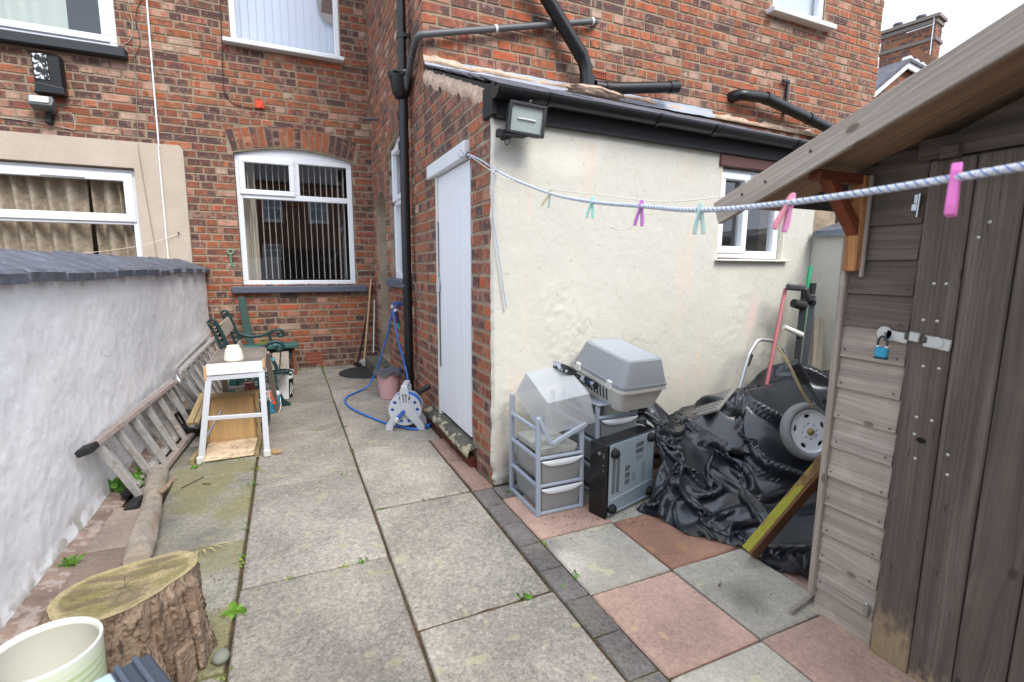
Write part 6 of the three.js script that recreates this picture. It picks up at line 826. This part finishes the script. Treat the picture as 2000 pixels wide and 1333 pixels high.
// ---------------------------------------------------------------- washing lines and pegs
{
  const rope = tmat(tex(256, 64, (u, v, o) => { const s = ((u * 2 + v) % 0.5 + 0.5) % 0.5, n = fbm(u, v, 30, 10, 2, 5); set(o, 222, 224, 228); mul(o, 0.85 + 0.3 * n); toward(o, 62, 112, 190, s < 0.1 ? 0.8 : 0); o[3] = Math.abs(Math.sin((u * 2 + v) * 25)); }, [0.06, 0.035]), 0.9, 0.002);
  const A = [[-0.04, 1.985, -0.38], [-0.01, 1.9, -0.15], [0.02, 1.765, 0.16], [0.005, 1.612, 0.66], [-0.005, 1.535, 1.007], [-0.03, 1.484, 1.325], [-0.06, 1.442, 1.608], [-0.075, 1.43, 1.87], [-0.101, 1.432, 2.175], [-0.14, 1.45, 2.6], [-0.18, 1.5, 3.2], [-0.2, 1.55, 3.6]];
  const T = thing('washing_line', 'blue and white rope washing line strung from the outhouse door lintel', 'washing line'); part('rope', tube(A, 0.0064, 260, 8), rope, T); part('knot', merge([rot(flat(new THREE.TorusGeometry(0.016, 0.006, 8, 16)), 0.4, 0.6).translate(-0.03, 1.96, -0.32), rot(flat(new THREE.TorusGeometry(0.014, 0.006, 8, 16)), 1.2, 0.2).translate(-0.02, 1.93, -0.26)]), rope, T);
  part('hanging_end', tube([[0.0, 1.83, 0.05], [-0.022, 1.72, 0.05], [-0.008, 1.57, 0.045], [0.034, 1.3, 0.045], [0.072, 1.06, 0.045]], 0.0045, 60, 7), rope, T); part('hook', tube([[0.0, 2.0, -0.4], [-0.05, 2.0, -0.4], [-0.06, 1.975, -0.395], [-0.045, 1.955, -0.39], [-0.03, 1.965, -0.39]], 0.0035, 30, 7), MAT.steel, T);
  solo('cord', tube([[-0.03, 1.975, -0.35], [0.0, 1.76, 0.15], [0.06, 1.66, 0.5], [0.16, 1.592, 0.83], [0.3, 1.548, 1.05], [0.425, 1.552, 1.235]], 0.0022, 90, 6), mat('#d8d3c6', 0.7), 'thin white cord from the door lintel to the shed bargeboard', 'cord');
  const peg = (pos, col, lab, turn, tiltz, open = 0.32, two) => {
    const P = thing('clothes_peg', lab, 'clothes peg', pos, turn, 'pegs on the washing line'); P.rotation.z = tiltz; P.scale.setScalar(1.22); const m = phys({ color: col, roughness: 0.35, transmission: 0.15, thickness: 0 });
    const arm = (s) => rot(ext([[-0.0035, -0.036], [0.0035, -0.036], [0.0055, -0.026], [0.0052, -0.012], [0.004, 0.004], [0.006, 0.02], [0.004, 0.03], [0.0005, 0.031], [-0.0025, 0.012], [-0.003, -0.01]].map(([x, y]) => [x * 1, y]), 0.011, 0.0015), 0, 0, s * open / 2).translate(s * 0.0035, 0, -0.0055);
    part('arm', arm(1).scale(1, 1, 1), m, P); part('arm', rot(arm(1), 0, Math.PI, 0), two ? phys({ color: two, roughness: 0.4 }) : m, P); part('spring', rot(flat(new THREE.TorusGeometry(0.0045, 0.0012, 6, 16)), 0, 0).translate(0, 0.001, 0), mat('#6b5a4c', 0.4, { metalness: 0.6 }), P);
  };
  peg([0.0, 1.595, 0.66], '#b9cfc6', 'pale green peg with rusty spring, nearest the outhouse', -0.55, -0.35, 0.5, '#b8a98c'); peg([-0.005, 1.518, 1.007], '#a9d8cb', 'mint green peg, second from the outhouse', -0.5, -0.12); peg([-0.03, 1.466, 1.325], '#c27cc4', 'purple peg, third from the outhouse', -0.5, -0.1); peg([-0.06, 1.424, 1.608], '#b3cdc6', 'pale grey green peg, fourth from the outhouse', -0.66, 0); peg([-0.075, 1.414, 1.87], '#e89ac6', 'pink peg with rusty spring hanging before the shed roof', -0.5, -0.28, 0.3, '#d98a98'); peg([-0.1, 1.418, 2.175], '#dd6fb8', 'large pink peg nearest the camera, before the shed door', 0.35, -0.04);
}
// ---------------------------------------------------------------- fittings on the walls
{
  const F = thing('floodlight', 'black halogen floodlight fixed to the cream wall under the gutter', 'floodlight', [0.13, 2.055, 0.16], 0.0); F.rotation.set(0.12, -0.1, -0.06);
  part('housing', merge([bx(0.195, 0.15, 0.05, 0, 0, -0.02, 0, 0, 0, 0.008), ...Array.from({ length: 5 }, (_, i) => bx(0.16, 0.006, 0.03, 0, -0.05 + i * 0.025, -0.055))]), MAT.blackMatt, F); part('frame', merge([bx(0.205, 0.016, 0.02, 0, 0.07, 0.014), bx(0.205, 0.016, 0.02, 0, -0.07, 0.014), bx(0.016, 0.15, 0.02, -0.095, 0, 0.014), bx(0.016, 0.15, 0.02, 0.095, 0, 0.014)]), mat('#2b2c2f', 0.45), F); part('reflector', bx(0.178, 0.128, 0.004, 0, 0, 0.006), mat('#b7c4c2', 0.3, { metalness: 0.3 }), F); part('halogen_tube', rod([-0.05, 0, 0.012], [0.05, 0, 0.012], 0.005), mat('#d3d6d4', 0.3), F); part('front_glass', flat(new THREE.PlaneGeometry(0.18, 0.13)).translate(0, 0, 0.02), MAT.glass, F); part('bracket', merge([bx(0.12, 0.012, 0.06, -0.05, -0.085, -0.01, 0, 0, 0.08), bx(0.06, 0.04, 0.05, -0.11, -0.08, -0.04), bar([-0.1, -0.1, -0.06], [-0.02, -0.06, -0.14], 0.03, 0.02)]), MAT.blackMatt, F); part('wire', tube([[-0.1, -0.1, -0.03], [-0.09, -0.13, -0.03], [-0.07, -0.125, -0.04], [-0.06, -0.09, -0.05]], 0.002, 30, 6), MAT.black, F); part('catch', tube([[0.0, 0.075, 0.02], [0.002, 0.09, 0.026], [0.012, 0.09, 0.02], [0.012, 0.078, 0.01]], 0.0018, 20, 6), MAT.steel, F);
  const W = -L;
  const A = thing('bulkhead_box', 'black alarm box with peeling white paint on the upper brick wall', 'alarm box', [-3.1, 3.17, W]); part('body', bx(0.235, 0.36, 0.09, 0, 0, 0.045, 0, 0, 0.02, 0.02), mat('#121214', 0.4), A); part('hood', rot(ext([[-0.12, 0], [0.12, 0], [0.12, 0.07], [-0.1, 0.1]], 0.1, 0.01), 0, 0, 0).translate(0, -0.2, 0.02), mat('#151517', 0.4), A);
  part('painted_panel', bx(0.11, 0.24, 0.02, -0.05, 0.05, 0.092, 0, 0, 0.02, 0.006), tmat(tex(128, 256, (u, v, o) => { const n = fbm(u, v, 6, 12, 4, 5), s = fbm(u, v, 3, 18, 3, 15); set(o, 28, 28, 34); toward(o, 224, 226, 230, sstep(0.5, 0.56, n * 0.6 + s * 0.4) * 0.95); }, [0.11, 0.24], false), 0.5, 0), A);
  const S = thing('security_light', 'small grey security lamp with frosted lens under the black alarm box', 'wall lamp', [-3.17, 2.83, W]); part('head', rot(ext([[-0.11, 0.03], [-0.09, 0.055], [0.09, 0.055], [0.11, 0.02], [0.09, -0.05], [-0.08, -0.05]], 0.11, 0.012), -0.35).translate(0, 0.02, 0.06), mat('#5f6368', 0.45), S); part('lens', rot(bx(0.15, 0.07, 0.012, 0, 0, 0.116, 0, 0, 0, 0.006), -0.35).translate(0, 0.025, 0.06), mat('#c5cac6', 0.35), S); part('arm', bx(0.05, 0.12, 0.06, 0.02, -0.08, 0.03, 0, 0, 0, 0.01), MAT.blackMatt, S); part('sensor', flat(new THREE.SphereGeometry(0.028, 16, 12)).translate(0.02, -0.12, 0.07), MAT.blackMatt, S); part('cable', tube([[0.1, -0.01, 0.03], [0.19, 0.0, 0.012], [0.21, -0.06, 0.01], [0.205, -0.16, 0.01], [0.15, -0.155, 0.008], [-0.15, -0.12, 0.008], [-0.6, -0.1, 0.008]], 0.004, 60, 6), mat('#b4aca2', 0.7), S);
  solo('conduit_pipe', tube([[-2.2, 5.4, W + 0.02], [-2.235, 4.05, W + 0.018], [-2.25, 2.62, W + 0.02], [-2.255, 2.5, W + 0.032], [-2.26, 1.2, W + 0.032]], 0.009, 90, 8), mat('#e4e4e6', 0.45), 'thin white conduit pipe running down beside the render surround', 'pipe');
  solo('cable', tube([[-2.45, 5.2, W + 0.012], [-2.44, 4.0, W + 0.012], [-2.39, 3.75, W + 0.012], [-2.4, 3.3, W + 0.01], [-2.43, 2.66, W + 0.012], [-2.43, 2.4, W + 0.026], [-2.36, 1.3, W + 0.026]], 0.0035, 110, 6), mat('#8f857a', 0.8), 'thin grey cable down the brick wall left of the white pipe', 'cable');
  solo('cable', tube([[-2.52, 3.55, W + 0.02], [-2.42, 3.62, W + 0.012], [-2.38, 3.8, W + 0.012], [-2.42, 4.2, W + 0.012], [-2.44, 4.6, W + 0.012]], 0.0035, 60, 6), mat('#a79d92', 0.8), 'loose cable curving from the upper left window sill', 'cable');
  solo('cable', tube([[-2.4, 3.44, W + 0.012], [-2.33, 3.62, W + 0.01], [-2.34, 3.9, W + 0.01], [-2.2, 4.2, W + 0.01]], 0.004, 40, 6), mat('#4a4442', 0.8), 'dark cable rising from the end of the dark window sill', 'cable');
  solo('cable', tube([[-1.56, 5.2, W + 0.01], [-1.56, 4.1, W + 0.01], [-1.585, 3.4, W + 0.01], [-1.575, 3.22, W + 0.01], [-1.5, 3.12, W + 0.01], [-1.36, 3.095, W + 0.01], [-1.27, 3.1, W + 0.01]], 0.0045, 90, 6), mat('#2c2a2a', 0.7), 'black cable looping below the upper window to the orange box', 'cable');
  solo('junction_box', merge([bx(0.098, 0.085, 0.03, 0, 0, 0.015, 0, 0, 0, 0.006), bx(0.03, 0.05, 0.01, 0.02, -0.01, 0.032)]), mat('#d4421f', 0.5), 'small bright orange junction box on the brick wall', 'junction box', [-1.235, 3.14, W]);
  const k = thing('key_ornament', 'green metal key ornament hanging on the brick beside the window', 'ornament', [-1.645, 1.38, W + 0.012]); part('bow', flat(new THREE.TorusGeometry(0.028, 0.008, 8, 24)).translate(0, 0.075, 0), mat('#7d9b86', 0.5), k); part('shaft', merge([rod([0, 0.05, 0], [0, -0.09, 0], 0.008), bx(0.03, 0.02, 0.01, 0.012, -0.085, 0), bx(0.02, 0.012, 0.01, 0.01, -0.06, 0)]), mat('#4f9a78', 0.5), k);
  solo('wall_hook', tube([[0, 0.012, 0], [0, 0.012, 0.03], [0.004, -0.01, 0.035], [0.01, -0.018, 0.025]], 0.005, 24, 6), mat('#3b2f2a', 0.7), 'small rusty hook in the render right of the white pipe', 'hook', [-2.14, 1.65, W + 0.018]);
  solo('string_line', tube([[-3.35, 1.352, W + 0.6], [-3.0, 1.4, W + 0.3], [-2.5, 1.5, W + 0.12], [-2.15, 1.64, W + 0.03]], 0.002, 40, 6), mat('#e9e4d0', 0.7), 'pale string stretched across the lower left window', 'string');
  solo('wire_tie', merge([flat(new THREE.TorusGeometry(0.044, 0.002, 6, 24)).applyMatrix4(new THREE.Matrix4().makeRotationX(Math.PI / 2)).translate(-0.07, 1.125, -1.866), tube([[-0.03, 1.125, -1.86], [-0.02, 1.15, -1.8], [-0.015, 1.1, -1.76], [-0.02, 1.06, -1.78], [-0.015, 1.02, -1.8]], 0.002, 30, 6)]), mat('#b7b3aa', 0.5), 'twisted wire tied round the black downpipe', 'wire');
}
// ---------------------------------------------------------------- weeds and litter
{
  const leafMat = [phys({ color: '#5f8f2c', roughness: 0.7, transmission: 0.25, thickness: 0 }), phys({ color: '#7ba83c', roughness: 0.7, transmission: 0.25, thickness: 0 }), phys({ color: '#8a9a4a', roughness: 0.8, transmission: 0.2, thickness: 0 })];
  const leaf = (L0, w) => { const o = []; const n = 5; for (let i = 0; i < n; i++) { const f = (t) => { const q = w * Math.sin(Math.PI * Math.pow(t, 0.7)) * 0.5, z = t * L0, y = L0 * 0.35 * t * (1 - t * 0.9); return [[-q, y + q * 0.35, z], [0, y, z], [q, y + q * 0.35, z]]; }; const a = f(i / n), b = f((i + 1) / n); o.push(...a[0], ...b[0], ...b[1], ...a[0], ...b[1], ...a[1], ...a[1], ...b[1], ...b[2], ...a[1], ...b[2], ...a[2]); } return triUV(tris(o)); };
  const weed = (x, z, n, size, wide, m, lab, group, spread = 0.02, y = -0.006) => { const gs = []; for (let i = 0; i < n; i++) { const g = leaf(size * rr(0.6, 1.15), size * wide * rr(0.7, 1.2)); rot(g, -rr(0.1, 1.2), rr(0, 6.28), 0); const e = new THREE.Euler(-rr(0.15, 1.1), rr(0, 6.28), 0, 'YXZ'); g.applyMatrix4(new THREE.Matrix4().makeRotationFromEuler(e)); gs.push(g.translate(rr(-spread, spread), rr(0, size * 0.3), rr(-spread, spread))); } return solo('weed', merge(gs), leafMat[m], lab, 'weed', [x, y, z], 0, group); };
  weed(-1.955, -0.76, 110, 0.05, 0.8, 0, 'bushy green weed growing beside the ladder foot', null, 0.075, 0.04); weed(-1.99, -1.05, 16, 0.045, 0.6, 0, 'small weed against the white wall behind the ladder', null, 0.025); weed(-1.303, 0.66, 18, 0.05, 0.6, 1, 'bright green leafy weed in the joint beside the stump', null, 0.012); weed(-0.262, 1.015, 14, 0.035, 0.5, 0, 'green weed in the joint by the dark setts', null, 0.025);
  weed(-0.11, -1.42, 14, 0.05, 0.6, 0, 'leafy weed at the foot of the outhouse doorstep', null, 0.02); weed(0.045, 0.16, 20, 0.04, 0.25, 1, 'grassy tuft at the corner of the drawer tower', null, 0.02); weed(-1.97, 0.05, 34, 0.035, 0.4, 0, 'weed at the wall foot beside the grey tile', null, 0.022, 0.02); weed(-2.0, 0.62, 26, 0.035, 0.4, 0, 'weeds at the wall foot in the near left corner', null, 0.06, 0.0); weed(-1.66, -0.98, 18, 0.04, 0.4, 0, 'weed beside the lower ladder rail and the drawer', null, 0.04);
  const gsm = 'small weeds in the paving joints', lab = 'tiny green weed in a joint between the grey slabs';
  for (const [x, z, s] of [[-1.306, -0.79, 0.03], [-1.305, -0.55, 0.035], [-1.306, 0.0, 0.022], [-1.306, 0.32, 0.028], [-1.306, 0.25, 0.02], [-1.31, 0.98, 0.03], [-0.706, -0.9, 0.025], [-0.706, -1.46, 0.025], [-0.706, -2.4, 0.02], [-0.706, -3.3, 0.03], [-0.706, -3.7, 0.035], [-0.72, -4.05, 0.04], [-0.86, -4.05, 0.04], [-0.9, 0.51, 0.025], [-0.82, 0.51, 0.03], [-1.12, 0.51, 0.022], [-0.8, -0.49, 0.02], [-0.9, -1.465, 0.02], [-1.1, -2.37, 0.03], [-0.99, -4.07, 0.045], [-0.66, 0.05, 0.018], [-0.43, 0.045, 0.014], [-0.02, 0.7, 0.022], [-0.02, 0.98, 0.024], [-0.1, 1.02, 0.018], [-1.4, -1.02, 0.03]]) weed(x, z, 9, s, 0.45, rnd() < 0.5 ? 0 : 2, lab, gsm, s * 0.8);
  const dry = mat('#a98452', 0.9); const tw = (x, z, a, l, lab) => solo('twig', tube([[-l / 2, 0.008, 0], [0, 0.012, l * 0.04], [l / 2, 0.008, 0]], 0.003, 14, 6), mat('#5b4636', 0.9), lab, 'twig', [x, 0, z], a);
  tw(-1.64, -0.72, 0.95, 0.16, 'long thin twig on the mossy slab below the drawer'); tw(-1.56, -0.66, -0.5, 0.05, 'short twig on the mossy slab'); tw(0.49, 1.28, 0.4, 0.02, 'tiny brown twig piece on the red tile'); tw(-1.33, 0.87, 1.1, 0.07, 'reddish bark splinter beside the stump');
  solo('dry_leaf', (() => { const g = []; for (let i = 0; i < 5; i++) g.push(rot(leaf(0.07, 0.012), -0.25, -0.5 + i * 0.28, 0).translate(i * 0.008, 0.004, 0)); return merge(g); })(), dry, 'dry brown grass blades by the stool foot', 'dry leaf', [-1.2, 0, -1.02], 2.2);
  solo('dry_leaf', (() => { const g = []; for (let i = 0; i < 7; i++) g.push(rot(leaf(0.12, 0.008), -0.2, -0.7 + i * 0.2, 0).translate(i * 0.014, 0.004, 0)); return merge(g); })(), mat('#b5a468', 0.9), 'dry straw lying on the mossy slab above the stump', 'dry leaf', [-1.52, 0, 0.14], 0.4);
  { const gs = []; for (let i = 0; i < 420; i++) { const a = rnd(); let x, z; if (a < 0.3) { x = rr(0.05, 0.75); z = rr(0.5, 0.75); } else if (a < 0.55) { x = rr(-1.42, -1.28); z = rr(0.3, 1.0); } else if (a < 0.75) { x = rr(-0.16, -0.01); z = rr(-1.2, 0.1); } else { x = rr(-1.9, 1.2); z = rr(-1, 1.7); } const s = rr(0.0015, 0.005); gs.push(bx(s, s * 0.6, s * rr(0.7, 2), x, 0.004, z, 0, rr(0, 3), 0, s * 0.2)); } const m = solo('grit', merge(gs), mat('#5d4d40', 0.95), 'scattered soil crumbs and grit on the paving', 'grit'); m.userData.kind = 'stuff'; }
}
renderer.render(scene, camera);
